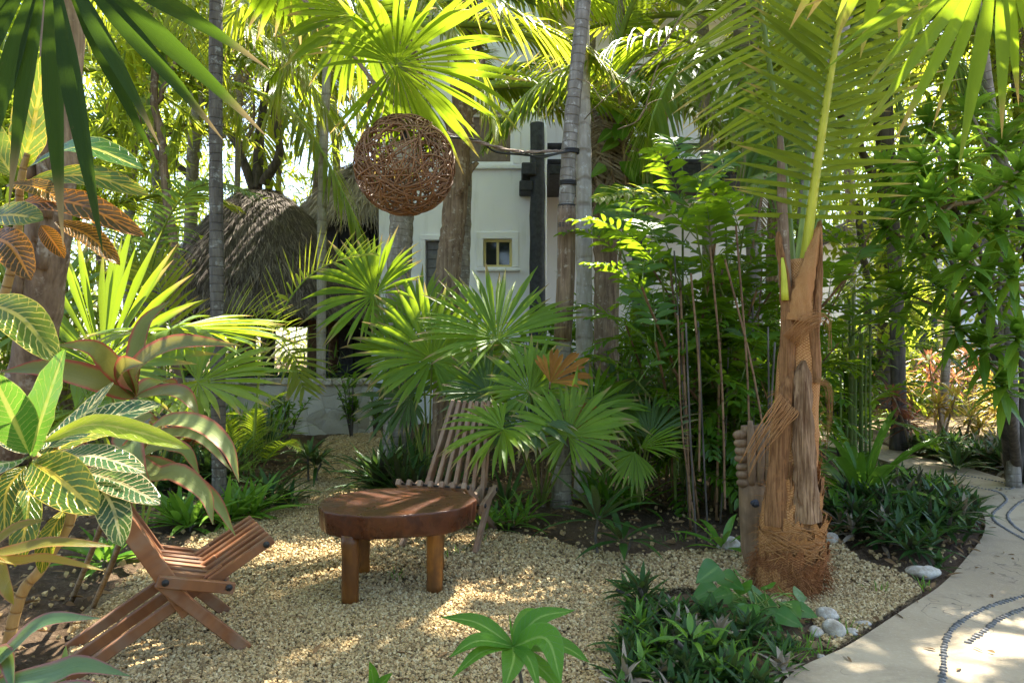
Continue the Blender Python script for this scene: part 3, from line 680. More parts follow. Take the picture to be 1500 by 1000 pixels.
# ------------------------------------------------------------------ white house behind
def HX(px, k=.0135): return (px-750)*k
def HZ(py, k=.0135): return EYE+(HOR-py)*k
def house():
    D = 13.5; t = thing('white_house', 'white plastered two storey house standing behind the palms', 'house', (0, D, 0)); o = (0, D, 0)
    x0, x1 = HX(555), HX(792); z1 = HZ(-70)
    # wall with openings: built from pieces round the openings
    ops = [(HX(623), HX(664), HZ(432), HZ(352)), (HX(708), HX(750), HZ(391), HZ(350)), (HX(655), HX(752), HZ(240), HZ(165))]
    xs = sorted({x0, x1, *[a for q in ops for a in q[:2]]}); zs = sorted({-.1, z1, *[a for q in ops for a in q[2:]]})
    g = Geo()
    def cellwall(g, xs, zs, ops, y, dp):
        for i in range(len(xs)-1):
            run = None
            for j in range(len(zs)-1):
                cx, cz = (xs[i]+xs[i+1])/2, (zs[j]+zs[j+1])/2
                if any(a < cx < b and c < cz < d for a, b, c, d in ops): continue
                box(g, (cx, y+dp/2, cz), (xs[i+1]-xs[i], dp, zs[j+1]-zs[j]))
    cellwall(g, xs, zs, ops, D, .28)
    # return walls and back part (balcony side set back)
    box(g, ((x0+.14), D+4.15, z1/2), (.28, 7.7, z1))
    box(g, (x1-.14, D+1.6, z1/2), (.28, 2.62, z1))
    cellwall(g, sorted([x1, HX(948, .0165), HX(978, .0165), 6.4]), sorted([-.1, HZ(262, .0165), HZ(150, .0165), z1]), [(HX(948, .0165), HX(978, .0165), HZ(262, .0165), HZ(150, .0165))], D+3.0, .25)
    box(g, (2., D+3.12, z1+.1), (10., 7.6, .2))
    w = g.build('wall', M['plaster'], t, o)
    # raised mouldings
    g = Geo()
    def surround(a, b, c, d, wd, y):
        box(g, ((a+b)/2, y-.02, d+wd/2), (b-a+2*wd, .05, wd), None, 0, .5, .008)
        for x in (a-wd/2, b+wd/2): box(g, (x, y-.02, (c+d)/2), (wd, .05, d-c), None, 0, .5, .008)
    g0 = g
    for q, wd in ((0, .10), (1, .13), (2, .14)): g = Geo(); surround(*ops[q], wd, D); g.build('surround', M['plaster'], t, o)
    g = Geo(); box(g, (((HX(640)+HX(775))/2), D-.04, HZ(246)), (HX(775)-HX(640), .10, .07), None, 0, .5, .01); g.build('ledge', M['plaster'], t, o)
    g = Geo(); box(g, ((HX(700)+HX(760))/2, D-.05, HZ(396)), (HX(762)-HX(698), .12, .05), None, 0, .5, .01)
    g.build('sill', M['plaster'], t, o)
    g = Geo(); a, b, c, d = ops[0]
    for k in range(6): box(g, ((a+b)/2, D+.13, c+(d-c)*(k+.5)/6), (b-a-.06, .03, (d-c)/6-.02), None, 0, .5, .006)
    box(g, ((a+b)/2, D+.155, (c+d)/2), (b-a, .03, d-c)); g.build('door', M['door_g'], t, o)
    def window(a, b, c, d, fw, mull, fm, glassm):
        g = Geo(); y = D+.10
        box(g, ((a+b)/2, y, d-fw/2), (b-a, .07, fw), None, 0, .5, .004); box(g, ((a+b)/2, y, c+fw/2), (b-a, .07, fw), None, 0, .5, .004)
        for x in (a+fw/2, b-fw/2, *mull): box(g, (x, y+.004, (c+d)/2), (fw, .07, d-c-2*fw), None, 0, .5, .004)
        f = g.build('window', fm, t, o)
        g = Geo(); box(g, ((a+b)/2, y+.03, (c+d)/2), (b-a-.02, .01, d-c-.02)); g.build('pane', glassm, f)
        f2 = bpy.data.objects[f.name]; 
        for ch in f2.children: ch.data.transform(Matrix.Translation((0, -D, 0)))
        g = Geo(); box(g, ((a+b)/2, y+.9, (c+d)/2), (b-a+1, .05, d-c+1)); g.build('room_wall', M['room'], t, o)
    window(*ops[1], .05, [(ops[1][0]+ops[1][1])/2], M['frame_y'], M['glass'])
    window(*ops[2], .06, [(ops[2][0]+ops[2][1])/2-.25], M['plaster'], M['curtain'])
    # black timbers: post, beam ends, balcony
    g = Geo(); tube(g, np.array([(HX(786), D-.35, z) for z in np.linspace(0, HZ(190), 14)])+rng.normal(0, .008, (14, 3)), np.linspace(.165, .135, 14), 14)
    g.build('timber_post', M['black_wood'], t, o)
    g = Geo(); tube(g, [(HX(935, .0155), D+1.9, z) for z in np.linspace(0, HZ(260, .0155), 10)], .16, 12); g.build('timber_post', M['black_wood'], t, o)
    for (px, py, sz) in ((770, 281, (.26, .5, .2)), (774, 258, (.28, .6, .24))):
        g = Geo(); box(g, (HX(px), D-.26, HZ(py)), sz, None, 0, .5, .02); g.build('beam_end', M['black_wood'], t, o)
    g = Geo(); box(g, (2.9, D+1.9, HZ(268, .0155)), (5.2, 2.1, .22), None, 0, .5, .02)
    for k in range(7): box(g, (.7+.75*k, D+.9, HZ(279, .0155)), (.16, .5, .2), None, 0, .5, .015)
    g.build('balcony_floor', M['black_wood'], t, o)
    g = Geo()
    for z in (HZ(222, .0148), HZ(245, .0148)): tube(g, [(.75, D+.95, z), (5.5, D+.95, z)], .075, 8)
    for k in range(4): 
        x = 1.6+k*1.15; tube(g, [(x, D+.95, HZ(262, .0148)), (x+.35, D+.95, HZ(205, .0148))], .035, 6); tube(g, [(x+.9, D+.97, HZ(262, .0148)), (x+.5, D+.97, HZ(205, .0148))], .035, 6)
    g.build('balcony_rail', M['black_wood'], t, o)
    a, b, c, d = HX(948, .0165), HX(978, .0165), HZ(262, .0165), HZ(150, .0165); g = Geo()
    for x in (a+.04, b-.04): box(g, (x, D+3.02, (c+d)/2), (.08, .1, d-c), None, 0, .5, .004)
    for z in (d-.04, c+.5, c+.9): box(g, ((a+b)/2, D+3.03, z), (b-a-.16, .06, .07), None, 0, .5, .004)
    f = g.build('balcony_door', M['red_wood'], t, o)
    g = Geo(); box(g, ((a+b)/2, D+3.16, (c+d)/2), (b-a, .04, d-c)); g.build('door_glass', M['glass'], t, o)
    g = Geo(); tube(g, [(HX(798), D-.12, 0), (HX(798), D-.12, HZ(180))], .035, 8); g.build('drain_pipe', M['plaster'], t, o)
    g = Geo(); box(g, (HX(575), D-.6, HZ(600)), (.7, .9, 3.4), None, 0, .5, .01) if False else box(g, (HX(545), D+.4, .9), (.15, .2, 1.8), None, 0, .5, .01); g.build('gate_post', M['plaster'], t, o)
house()

def right_house():
    D = 19.; k = .019; t = thing('pale_house', 'pale house wall half hidden behind the right hand trees', 'house', (10, D, 0)); o = (10, D, 0); g = Geo()
    x0, x1, z1 = HX(1235, k), HX(1395, k), 4.6
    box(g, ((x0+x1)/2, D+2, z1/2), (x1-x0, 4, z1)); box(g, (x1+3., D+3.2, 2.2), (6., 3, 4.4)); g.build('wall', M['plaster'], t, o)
    g = Geo(); box(g, (HX(1375, k)+.1, D-.06, 1.9), (.9, .14, 2.6), None, 0, .5, .02); g.build('ochre_panel', M['orange_wall'], t, o)
    g = Geo(); tube(g, [(HX(1356, k), D-.3, 0), (HX(1356, k), D-.3, 4.4)], .12, 10); g.build('timber_post', M['black_wood'], t, o)
    g = Geo(); box(g, (HX(1285, k), D-.5, HZ(492, k)), (1.5, 1., 1.0), None, 0, .5, .03)
    g.build('dark_cabinet', M['black_wood'], t, o)
    for q in range(3): g = Geo(); box(g, (HX(1322, k), D-.2, HZ(398+q*42, k)), (.35, .3, .22), None, 0, .5, .02); g.build('bracket', M['black_wood'], t, o)
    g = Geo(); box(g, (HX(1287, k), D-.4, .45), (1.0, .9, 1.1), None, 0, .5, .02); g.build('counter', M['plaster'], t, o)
    g = Geo(); box(g, ((x0+x1)/2+1, D+1.6, z1+.12), (x1-x0+3, 6, .24), None, 0, .5, .03); g.build('roof', M['black_wood'], t, o)
right_house()

# ------------------------------------------------------------------ thatched huts and stone wall
def straw(g, prof, c, n, L, Wd, rnd=(0, 1), out=.12, azr=(0, 6.2832)):
    """straw blades lying down the slope of a lathe profile"""
    prof = np.asarray(prof, float); seg = np.linalg.norm(np.diff(prof, axis=0), axis=1); cum = np.concatenate([[0], np.cumsum(seg)])
    wts = rng.random(n)**.7*cum[-1]; i = np.clip(np.searchsorted(cum, wts)-1, 0, len(seg)-1); f = ((wts-cum[i])/seg[i])[:, None]
    p = prof[i]*(1-f)+prof[i+1]*f; sl = nrm(prof[i+1]-prof[i]); az = rng.uniform(*azr, n); ca, sa = np.cos(az), np.sin(az)
    nr = np.stack([-sl[:, 1], sl[:, 0]], 1); nr *= np.where(nr[:, 1:2] < 0, -1, 1)
    b2 = p+nr*rng.uniform(0, .05, (n, 1)); d2 = sl+nr*(out*rng.normal(.6, 1., n))[:, None]
    tw = rng.normal(0, .22, n)
    d = np.stack([ca*d2[:, 0]-sa*tw, sa*d2[:, 0]+ca*tw, d2[:, 1]], 1); up = np.stack([ca*nr[:, 0], sa*nr[:, 0], nr[:, 1]], 1)
    base = np.stack([ca*b2[:, 0], sa*b2[:, 0], b2[:, 1]], 1)+np.asarray(c)
    leaves(g, base, d, L*rng.uniform(.6, 1.3, n), Wd, .25, .2, 2, lambda t: 1-.75*t**2, up, None, 0, rng.uniform(*rnd, n), cols=2)
def hut():
    D = 14.; k = .014; c = np.array((HX(384, k), D, 0)); t = thing('thatched_hut', 'round open hut with dark domed thatch roof behind the low stone wall', 'hut', c)
    ztop, zeave = HZ(282, k), HZ(458, k)
    pr = [(.02, ztop), (.28, ztop-.03), (.55, ztop-.16), (.9, ztop-.47), (1.3, ztop-.98), (1.68, ztop-1.5), (2.05, ztop-2.0), (2.22, zeave-.02)]
    g = Geo(); lathe(g, c, [(r*.97, z-.05) for r, z in pr], 40, 0, .2, .03); lathe(g, c, [(2.04, zeave-.06), (1.9, zeave-.22), (.9, zeave+.6), (.05, zeave+1.2)], 40, 0, .05)
    straw(g, pr, c, 26000, .22, .018, (0, 1), .07); straw(g, [(1.98, zeave+.30), (2.22, zeave+.02)], c, 5200, .36, .018, (.3, 1), .08)
    g.build('thatch_roof', M['thatch'], t, c)
    for a in (-1.35, -.55, -2.3, .6, 2.2, 3.6):
        g = Geo(); x, y = 1.5*math.cos(a), 1.5*math.sin(a); tube(g, np.array([c+(x, y, z) for z in np.linspace(0, zeave+.25, 8)])+rng.normal(0, .01, (8, 3)), .105, 10); g.build('timber_post', M['brown_wood'], t, c)
    g = Geo(); lathe(g, c, [(1.62, .0), (1.62, .95), (1.5, .97), (1.5, 0)], 32); g.build('low_parapet', M['black_wood'], t, c)
hut()
def hut_far():
    D = 17.; k = .017; c = np.array((HX(536, k), D, 0)); t = thing('thatched_pavilion', 'far dark timber pavilion under a pale thatched roof', 'pavilion', c)
    zt, ze = HZ(262, k), HZ(322, k)
    pr = [(.02, zt+.35), (.4, zt+.2), (1.0, zt-.2), (1.45, zt-.8), (1.6, ze)]
    g = Geo(); lathe(g, c, [(r*.96, z-.05) for r, z in pr], 30, 0, .3); straw(g, pr, c, 6000, .5, .035, (.2, 1)); straw(g, [(1.4, ze+.4), (1.62, ze)], c, 2200, .7, .03, (.3, 1), .1); g.build('thatch_roof', M['thatch_pale'], t, c)
    g = Geo()
    for q in range(22):
        a = q/22*6.283; x, y = 1.25*math.cos(a), 1.25*math.sin(a); box(g, c+(x, y, ze/2), (.33, .05, ze), np.array(((-math.sin(a), math.cos(a), 0), (math.cos(a), math.sin(a), 0), (0, 0, 1))), 0, rng.random(), .01)
    g.build('plank_wall', M['black_wood'], t, c)
    for z in (.95, 2.3): 
        g = Geo(); a = np.linspace(0, 6.283, 30); tube(g, c+np.c_[1.34*np.cos(a), 1.34*np.sin(a), np.full(30, z)], .05, 6); g.build('rail', M['black_wood'], t, c)
hut_far()
def stonewall():
    D = 11.7; t = tag(bpy.data.objects.new('stone_wall', None), 'low pale limestone garden wall in front of the hut', 'wall'); COL.objects.link(t); o = (-5, D, 0); t.location = o
    x0, x1 = HX(-60, .0117), HX(540, .0117); g = Geo(); nx = 70; nz = 9
    X, Zz = np.meshgrid(np.linspace(x0, x1, nx), np.linspace(-.1, .84, nz)); Y = D+.02*rng.normal(0, 1, X.shape)
    F = [(i*nx+j, i*nx+j+1, (i+1)*nx+j+1, (i+1)*nx+j) for i in range(nz-1) for j in range(nx-1)]
    g.add(np.stack([X, Y, Zz], -1), F); box(g, ((x0+x1)/2, D+.2, .36), (x1-x0-.01, .3, .94)); box(g, (x1-.01, D+.18, .37), (.04, .34, .95))
    w = g.build('wall', M['stone_wall'], t, o); w.name = 'wall_body'
    x = x0; g = Geo()
    while x < x1:
        L = rng.uniform(.35, .7); L = min(L, x1+.03-x); box(g, (x+L/2, D+.17+rng.normal(0, .008), .895+rng.normal(0, .006)), (L-.012, .46, .11), None, 0, rng.random(), .02); x += L
    g.build('coping', M['rock'], t, o)
stonewall()
# ------------------------------------------------------------------ table, chairs, lamp
def table():
    D = 4.02; c = np.array(((582-750)/1000*D, D, 0.)); t = thing('slab_table', 'round dark red table made from a thick polished tree slice on four posts', 'table', c)
    n = 110; th = np.linspace(0, 2*np.pi, n, endpoint=False); zt = .495; h = .128
    rr = 1+.006*np.sin(23*th+.4)+.005*np.sin(31*th)+.035*np.sin(2*th+.6)+.02*np.sin(3*th+1.9)+.012*np.sin(7*th)+.006*np.sin(13*th); ax, ay = .440, .395; g = Geo()
    rings = []
    for (s, z) in ((.03, zt), (.35, zt), (.7, zt+.001), (.97, zt), (.992, zt), (.998, zt-.001), (1.002, zt-.004), (1.004, zt-.012), (.995, zt-.06), (.985, zt-.11), (.98, zt-h+.006), (.972, zt-h), (.95, zt-h), (.5, zt-h), (.03, zt-h)):
        rings.append(np.c_[ax*rr*s*np.cos(th), ay*rr*s*np.sin(th), np.full(n, z)+(.004*np.sin(5*th+s*9) if z < zt-.02 else 0)])
    V = np.vstack(rings)+c; F = [(i*n+j, (i+1)*n+j, (i+1)*n+(j+1) % n, i*n+(j+1) % n) for i in range(len(rings)-1) for j in range(n)]
    g.add(V, F, V[:, :2]); g.build('tabletop', M['table'], t, c)
    for (x, y) in ((G(513, 884)[0], G(513, 884)[1]), (G(637, 868)[0], G(637, 868)[1]), (P(531, 0, 4.24)[0], 4.24), (P(640, 0, 4.3)[0], 4.3)):
        g = Geo(); b = np.array((x, y, 0)); s = np.array((.0, 0, 0)); 
        sq = [(np.cos(a), np.sin(a)) for a in np.linspace(0, 2*np.pi, 9)[:-1]]
        pts = np.array([b+(0, 0, z) for z in np.linspace(-.01, zt-h+.01, 8)])+rng.normal(0, .0015, (8, 3)); tube(g, pts, np.linspace(.046, .05, 8), 12, 0, rng.random()); g.build('leg', M['leg'], t, c)
table()

def stick_chair(loc, fdir, label, group, taper, mat, wd=.50):
    """folding chair of parallel sticks; local frame: s forward, w sideways, z up; origin = seat front on the ground"""
    f = nrm(np.array((fdir[0], fdir[1], 0.))); w = np.array((f[1], -f[0], 0.)); loc = np.asarray(loc, float)
    t = thing('stick_chair', label, 'chair', loc, group); Q = lambda s, x, z: loc+f*s+w*x+Z*z
    th = .031; nb = 7; xs = np.linspace(-wd/2, wd/2, nb); rs = lambda: rng.random()
    def st(name, a, b, bw=.046): 
        g = Geo(); bar(g, a, b, th, bw, nrm(np.cross(nrm(b-a), w))+1e-6, 0, rs(), .004); return g.build(name, mat, t, loc)
    for x in xs: st('back_slat', Q(-.79, x*taper, .98), Q(-.335, x, .205), .05 if abs(x) < wd*.45 else .075)
    xm = (xs[:-1]+xs[1:])/2
    for i, x in enumerate(xm):
        st('seat_slat', Q(-.455, x, .385), Q(-.17, x, .305), .044)
    for i, x in enumerate(xs):
        st('seat_slat', Q(.02, x+.004, .485), Q(-.255, x+.004, .325), .044)
    for x in (-wd/2-.034, wd/2+.034): st('front_leg', Q(-.46, x, .375), Q(-.10, x, 0.), .055)
    for x in (-wd/2+.036, 0.01, wd/2-.036): st('rear_leg', Q(-.19, x+.015, .37), Q(-.80, x+.015, 0.), .05)
    for x in (-wd/2-.062, wd/2+.062): st('side_rail', Q(-.47, x, .385), Q(-.16, x, .30), .05)
    for (s, z, e) in ((-.44, .378, .085), (-.185, .312, .085), (-.012, .465, .02), (-.715, .855, .0)):
        g = Geo(); tube(g, [Q(s, -wd/2*(taper if z > .6 else 1)-e, z), Q(s, wd/2*(taper if z > .6 else 1)+e, z)], .008, 8); g.build('rod', M['bolt'], t, loc)
    for (s, z, e) in ((-.44, .378, .078), (-.185, .312, .078), (-.012, .465, .018)):
        for sg in (-1, 1):
            g = Geo(); tube(g, [Q(s, sg*(wd/2+e-.004), z), Q(s, sg*(wd/2+e+.006), z)], .015, 10); g.build('bolt_cap', M['bolt'], t, loc)
    return t
tip = P(394, 794, 3.2)
fl = np.array((.85, .53, 0)); wl = np.array((.53, -.85, 0))
stick_chair((tip[0]-wl[0]*.25, tip[1]-wl[1]*.25, 0), fl, 'reddish stick chair seen from behind beside the croton', 'folding wooden stick chairs', .96, M['slat'], .46)
fr = np.array((-.30, -1., 0))
stick_chair((G(664, 815)[0]-.15, 4.62, 0), fr, 'weathered stick chair with tall fanned back behind the round table', 'folding wooden stick chairs', .62, M['slat_old'], .48)

def lamp():
    c = P(593, 243, 4.2); Rr = .305; t = thing('wicker_lamp', 'large brown woven vine ball lamp hanging from a rope', 'lamp', c)
    for layer, (n, r0, rad) in enumerate(((118, .985, .0047), (84, .93, .0042))):
        g = Geo()
        for k in range(n):
            ax = nrm(rng.normal(0, 1, 3)); a = nrm(np.cross(ax, (.3, .5, .81))); b = np.cross(ax, a); off = rng.uniform(-.75, .75); ph = rng.random()*6.28; span = rng.uniform(1.6, 4.2)
            th = np.linspace(ph, ph+span, 26); wob = .09*np.sin(th*rng.uniform(1.5, 3)+rng.random()*6)
            o2 = off+wob; rr = np.sqrt(np.maximum(1-o2**2, .05)); p = (a[None]*np.cos(th)[:, None]+b[None]*np.sin(th)[:, None])*rr[:, None]+ax*o2[:, None]
            p = nrm(p)*Rr*r0*(1+.028*np.sin(th*5+ph))[:, None]*np.array((1.0, 1.0, .98))
            tube(g, c+p, rad*rng.uniform(.7, 1.25), 5, 0, rng.random())
        g.build('outer_weave' if layer == 0 else 'inner_weave', M['wicker'], t, c)
    g = Geo(); blob(g, c+(0, 0, .04), (.17, .17, .19), 0, .5, 3, 18, 14, .03); gl = g.build('globe', M['globe'], t, c)
    g = Geo(); tube(g, [c+(0, 0, .13), c+(0, 0, .20)], .03, 10); tube(g, [c+(0, 0, .2), c+(-.012, 0, .33)], .008, 6); g.build('socket', M['cable'], t, c)
lamp()
top = P(586, 163, 4.2)
g = Geo(); cc = curve([P(400, -60, 4.15), P(447, 2, 4.17), P(520, 85, 4.19), P(565, 145, 4.2), top], 60)
for k in range(3):
    th = np.linspace(0, 60, 60)+k*2.094; tube(g, cc+np.c_[np.cos(th), np.sin(th)*.6, np.sin(th)*.7]*.008, .009, 6, 0, .3+.2*k)
tag(g.build('rope', M['rope'], None, tuple(top)), 'thick brown rope slanting down to the wicker ball lamp', 'rope')
g = Geo(); cc = curve([top, P(625, 186, 4.45), P(700, 208, 5.0), P(760, 222, 5.5), P(812, 221, 5.9), P(826, 222, 6.02)], 40)
for k in range(2):
    th = np.linspace(0, 40, 40)+k*3.14; tube(g, cc+np.c_[np.cos(th), np.sin(th)*.5, np.sin(th)]*.007, .0085, 6, 0, .4+.3*k)
tag(g.build('rope', M['rope'], None, tuple(top)), 'thin pale rope running from the lamp to the ringed trunk', 'rope')
g = Geo(); tube(g, curve([P(648, 200, 4.5), P(700, 206, 5.0), P(725, 222, 5.2), P(758, 226, 5.5), P(795, 228, 5.8), P(838, 221, 6.0)], 40), .009, 6)
tube(g, curve([P(762, 222, 5.5), P(790, 231, 5.7), P(815, 226, 5.9), P(838, 219, 6.0)], 20), .007, 6)
tag(g.build('cable', M['cable'], None, tuple(P(758, 226, 5.5))), 'black cable sagging beside the pale rope', 'cable')

# carved wooden figure and stones
def carved():
    D = 4.35; c = np.array((P(1112, 0, D)[0], D, 0)); t = thing('carved_face', 'carved wooden face with a notched crest behind the coconut trunk', 'carving', c)
    g = Geo(); n = 26; V = []
    zs = np.linspace(-.02, .90, n); hw = np.interp(zs, [0, .1, .35, .6, .9], [.085, .115, .125, .13, .115])
    for i, z in enumerate(zs):
        for k in range(12):
            a = k/12*6.283; V.append((hw[i]*math.copysign(abs(math.cos(a))**.6, math.cos(a)), .055*math.copysign(abs(math.sin(a))**.7, math.sin(a))*(1.25 if .25 < z < .5 else 1), z))
    F = [(i*12+j, i*12+(j+1) % 12, (i+1)*12+(j+1) % 12, (i+1)*12+j) for i in range(n-1) for j in range(12)]
    g.add(np.array(V)+c, F); g.build('head', M['carved'], t, c)
    for j, x in enumerate((-.112, -.062, -.012, .038, .088)):
        g = Geo(); tl = (x+.012)*.55; nb = 7
        if j == 0:
            for i in range(nb): blob(g, c+(x+tl*.06*i+.004, -.03, .545+i*.05), (.095, .06, .062), 0, rng.random(), 30+i, 12, 8, .08)
        else:
            hh = .36+.05*math.sin(j*1.3); p = np.array([(x+tl*q*hh, -.045-.012*math.sin(q*3), .53+q*hh) for q in np.linspace(0, 1, 14)]); tube(g, c+p, .030*np.sin(np.linspace(.5, 2.85, 14))**.6, 10, 0, rng.random(), True, .8)
        g.build('crest_feather', M['carved'], t, c)
    for x in (-.05, .062):
        g = Geo(); blob(g, c+(x, -.066, .42), (.055, .03, .05), 0, .9, 4); blob(g, c+(x, -.082, .42), (.022, .02, .022), 0, .1, 5); g.build('eye', M['black_wood'], t, c)
    g = Geo(); blob(g, c+(.006, -.07, .31), (.05, .06, .15), 0, .4, 9); g.build('nose', M['carved'], t, c)
carved()
for (px, py, w, d, h, lab) in ((1213, 905, .125, .07, .06, 'long pale stone right against the coconut trunk base'), (1221, 930, .095, .085, .10, 'tall rounded white stone at the path edge'),
        (1265, 915, .075, .045, .03, 'small flat grey stone nearest the curved path'), (1247, 928, .055, .05, .04, 'small round stone tucked beside the tall white stone'),
        (1196, 930, .06, .06, .05, 'brownish stone under the arrowhead vine leaves'), (1354, 842, .19, .10, .08, 'oval pale stone below the dense ground cover beside the path'),
        (1070, 806, .14, .10, .11, 'grey white stone left of the coconut trunk behind the gravel'), (1100, 800, .10, .08, .07, 'half buried stone between trunk and strappy seedling'),
        (1216, 795, .10, .09, .09, 'pale stone right of the coconut trunk under the lily'), (1203, 962, .035, .03, .02, 'tiny pale stone on the dark soil by the path')):
    g = Geo(); p = G(px, py); blob(g, p+(0, 0, h*.30), (w, d, h), 0, .5, int(px), 18, 12, .2); o = g.build('stone', M['rock'], None, tuple(p)); tag(o, lab, 'stone', 'pale stones beside the path'); o.rotation_euler = (0, 0, 0)

# ------------------------------------------------------------------ young coconut palm with fibrous trunk
def coconut():
    c = np.array((P(1157, 0, 3.95)[0], 3.95, 0)); t = thing('coconut_palm', 'young coconut palm with shaggy orange fibre trunk beside the path', 'palm tree', c)
    A = lambda px, py, D=3.95: P(px, py, D)
    g = Geo(); pts = curve([A(1153, 890), A(1152, 800), A(1160, 700), A(1166, 600), A(1172, 500), A(1172, 430), A(1170, 380)], 46)
    ln = np.linspace(0, 1, 46); rad = np.interp(ln, [0, .06, .12, .2, .34, .55, .75, .9, 1], [.17, .165, .16, .15, .138, .12, .10, .085, .055])
    rad = rad*(1+.04*np.sin(ln*34)+.02*rng.normal(0, 1, 46)); tube(g, pts, rad, 20); g.build('trunk', M['fibre'], t, c)
    # weathered frond bases wrapping the trunk
    def boot(ctrl, w0, w1, mat, name, bulge=.05, lift=.0):
        g = Geo(); p = curve(ctrl, 22); V = []; U = []; nc = 9; T = nrm(np.gradient(p, axis=0))
        for k in range(22):
            s = k/21; w = (w0+(w1-w0)*s)*min(1., ((1-s)*7)**.5+.12)*(1+.06*math.sin(k*2.1+w0*90)); side = nrm(np.cross(T[k], np.array((0, 1., 0)))); out = nrm(np.cross(side, T[k])); 
            if out[1] > 0: out = -out
            for j in range(nc):
                a = (j/(nc-1)-.5)*2; V.append(p[k]+side*w*a*(1+.05*math.sin(k*1.7+j*2))+out*(bulge*(1-a*a)+lift+.006*math.sin(j*5+k*.8))); U.append((j/(nc-1), s))
        F = [(k*nc+j, k*nc+j+1, (k+1)*nc+j+1, (k+1)*nc+j) for k in range(21) for j in range(nc-1)]
        F2 = [tuple(reversed(f)) for f in F]; V2 = [v-np.array((0, -.012, 0)) for v in V]
        g.add(V, F, U); g.add(V2, F2, U); return g.build(name, mat, t, c)
    boot([A(1184, 765, 3.80), A(1180, 690, 3.80), A(1177, 600, 3.81), A(1176, 528, 3.83)], .075, .045, M['coco_pale'], 'frond_base', .035, .0)
    boot([A(1135, 770, 3.82), A(1140, 690, 3.82), A(1150, 600, 3.83), A(1158, 540, 3.86)], .06, .04, M['coco'], 'frond_base', .03)
    boot([A(1192, 560, 3.86), A(1193, 480, 3.86), A(1199, 400, 3.88), A(1199, 325, 3.92)], .042, .016, M['coco'], 'frond_base', .035)
    boot([A(1154, 560, 3.86), A(1154, 470, 3.86), A(1149, 400, 3.88), A(1139, 340, 3.9)], .048, .018, M['coco'], 'frond_base', .03)
    boot([A(1170, 470, 3.83), A(1176, 430, 3.83), A(1186, 390, 3.86), A(1200, 330, 3.92)], .07, .03, M['fibre'], 'frond_base', .035)
    # loose sheets of fibre
    def flap(ctrl, w, name, fr=.35):
        g = Geo(); p = curve(ctrl, 14); T = nrm(np.gradient(p, axis=0))
        n = 26
        for k in range(n):
            a = (k/(n-1)-.5)*w; q = p+np.cross(T, np.array((0, 1., 0)))*a*np.linspace(1, .55, 14)[:, None]; m = rng.integers(6, 15)
            q = q[:m]+np.array((0, -.014, 0))*np.sin(np.linspace(0, 3, m)*rng.uniform(.3, 1.8))[:, None]+np.cumsum(rng.normal(0, .0022, (m, 3)), 0)
            tube(g, q, w/n*.62*np.linspace(1, .45, m), 4, 0, rng.random())
        g.build(name, M['fibre'], t, c)
    flap([A(1156, 590, 3.79), A(1134, 618, 3.75), A(1114, 648, 3.73), A(1090, 694, 3.72)], .15, 'fibre_flap')
    flap([A(1158, 500, 3.79), A(1182, 474, 3.76), A(1206, 466, 3.76), A(1212, 482, 3.77), A(1215, 512, 3.78)], .10, 'fibre_flap')
    flap([A(1196, 555, 3.78), A(1213, 570, 3.77), A(1214, 620, 3.77), A(1208, 668, 3.78)], .035, 'fibre_flap')
    # shaggy fringes
    g = Geo(); n = 2600; az = rng.random(n)*6.283; z = rng.random(n)
    zz = .0+z*1.15; rad2 = np.interp(zz, [0, .15, .35, .6, .9, 1.2], [.205, .19, .165, .15, .135, .12])
    dens = rng.random(n) < np.interp(zz, [0, .15, .3, .42, 1.2], [.15, .4, .55, .25, .16]); az, zz, rad2 = az[dens], zz[dens], rad2[dens]; m = len(az)
    b = c+np.stack([np.cos(az)*rad2, np.sin(az)*rad2, zz], 1)+np.outer(zz, np.array((.035, 0, 0)))
    dd = np.stack([np.cos(az)*.7, np.sin(az)*.7, rng.normal(-.2, .55, m)], 1)+rng.normal(0, .45, (m, 3))
    leaves(g, b, dd, rng.uniform(.03, .10, m)*np.interp(zz, [0, .3, 1], [.8, .9, .6]), .0035, 1.2, .2, 3, lambda t: 1-.7*t, None, rng.random(m)*3, 0, cols=2)
    g.build('coir_fringe', M['fibre'], t, c)
    g = Geo(); n = 620; az = rng.random(n)*6.283; zz = rng.random(n)*.17
    k0 = 1+.12*np.sin(az*3+1)+.08*np.sin(az*7); b = c+np.stack([np.cos(az)*(.195-.05*zz)*k0, np.sin(az)*(.195-.05*zz)*k0, .02+zz], 1); dd = np.stack([np.cos(az)*.55-np.sin(az)*.5, np.sin(az)*.55+np.cos(az)*.5, rng.normal(-.35, .5, n)], 1)+rng.normal(0, .4, (n, 3))
    leaves(g, b, dd, rng.uniform(.03, .10, n), .006, 1.8, .2, 3, lambda t: 1-.6*t, None, rng.random(n)*3, 0, cols=2); g.build('root_fringe', M['fibre_dark'], t, c)
    def torn(a0, a1, z0, z1, r0, r1, mat):
        g = Geo(); na, nz = 15, 8; V = []; U = []; edge = 1-.35*rng.random(na)
        for i in range(nz):
            for j in range(na):
                s = i/(nz-1)*edge[j]; a = a0+(a1-a0)*(j/(na-1)+.04*math.sin(s*5+j)); w = math.sin(math.pi*j/(na-1))**.4
                r = r0+(r1-r0)*s**1.6*w+.004*math.sin(j*4.1+i); V.append(c+np.array((math.cos(a)*r, math.sin(a)*r, z0+(z1-z0)*s))+np.array((.035, 0, 0))*(z0+(z1-z0)*s)); U.append((j/(na-1)*.25, s*.3))
        F = [(i*na+j, i*na+j+1, (i+1)*na+j+1, (i+1)*na+j) for i in range(nz-1) for j in range(na-1)]
        g.add(V, F, U, rng.random()); g.build('torn_leaf_base', M[mat], t, c)
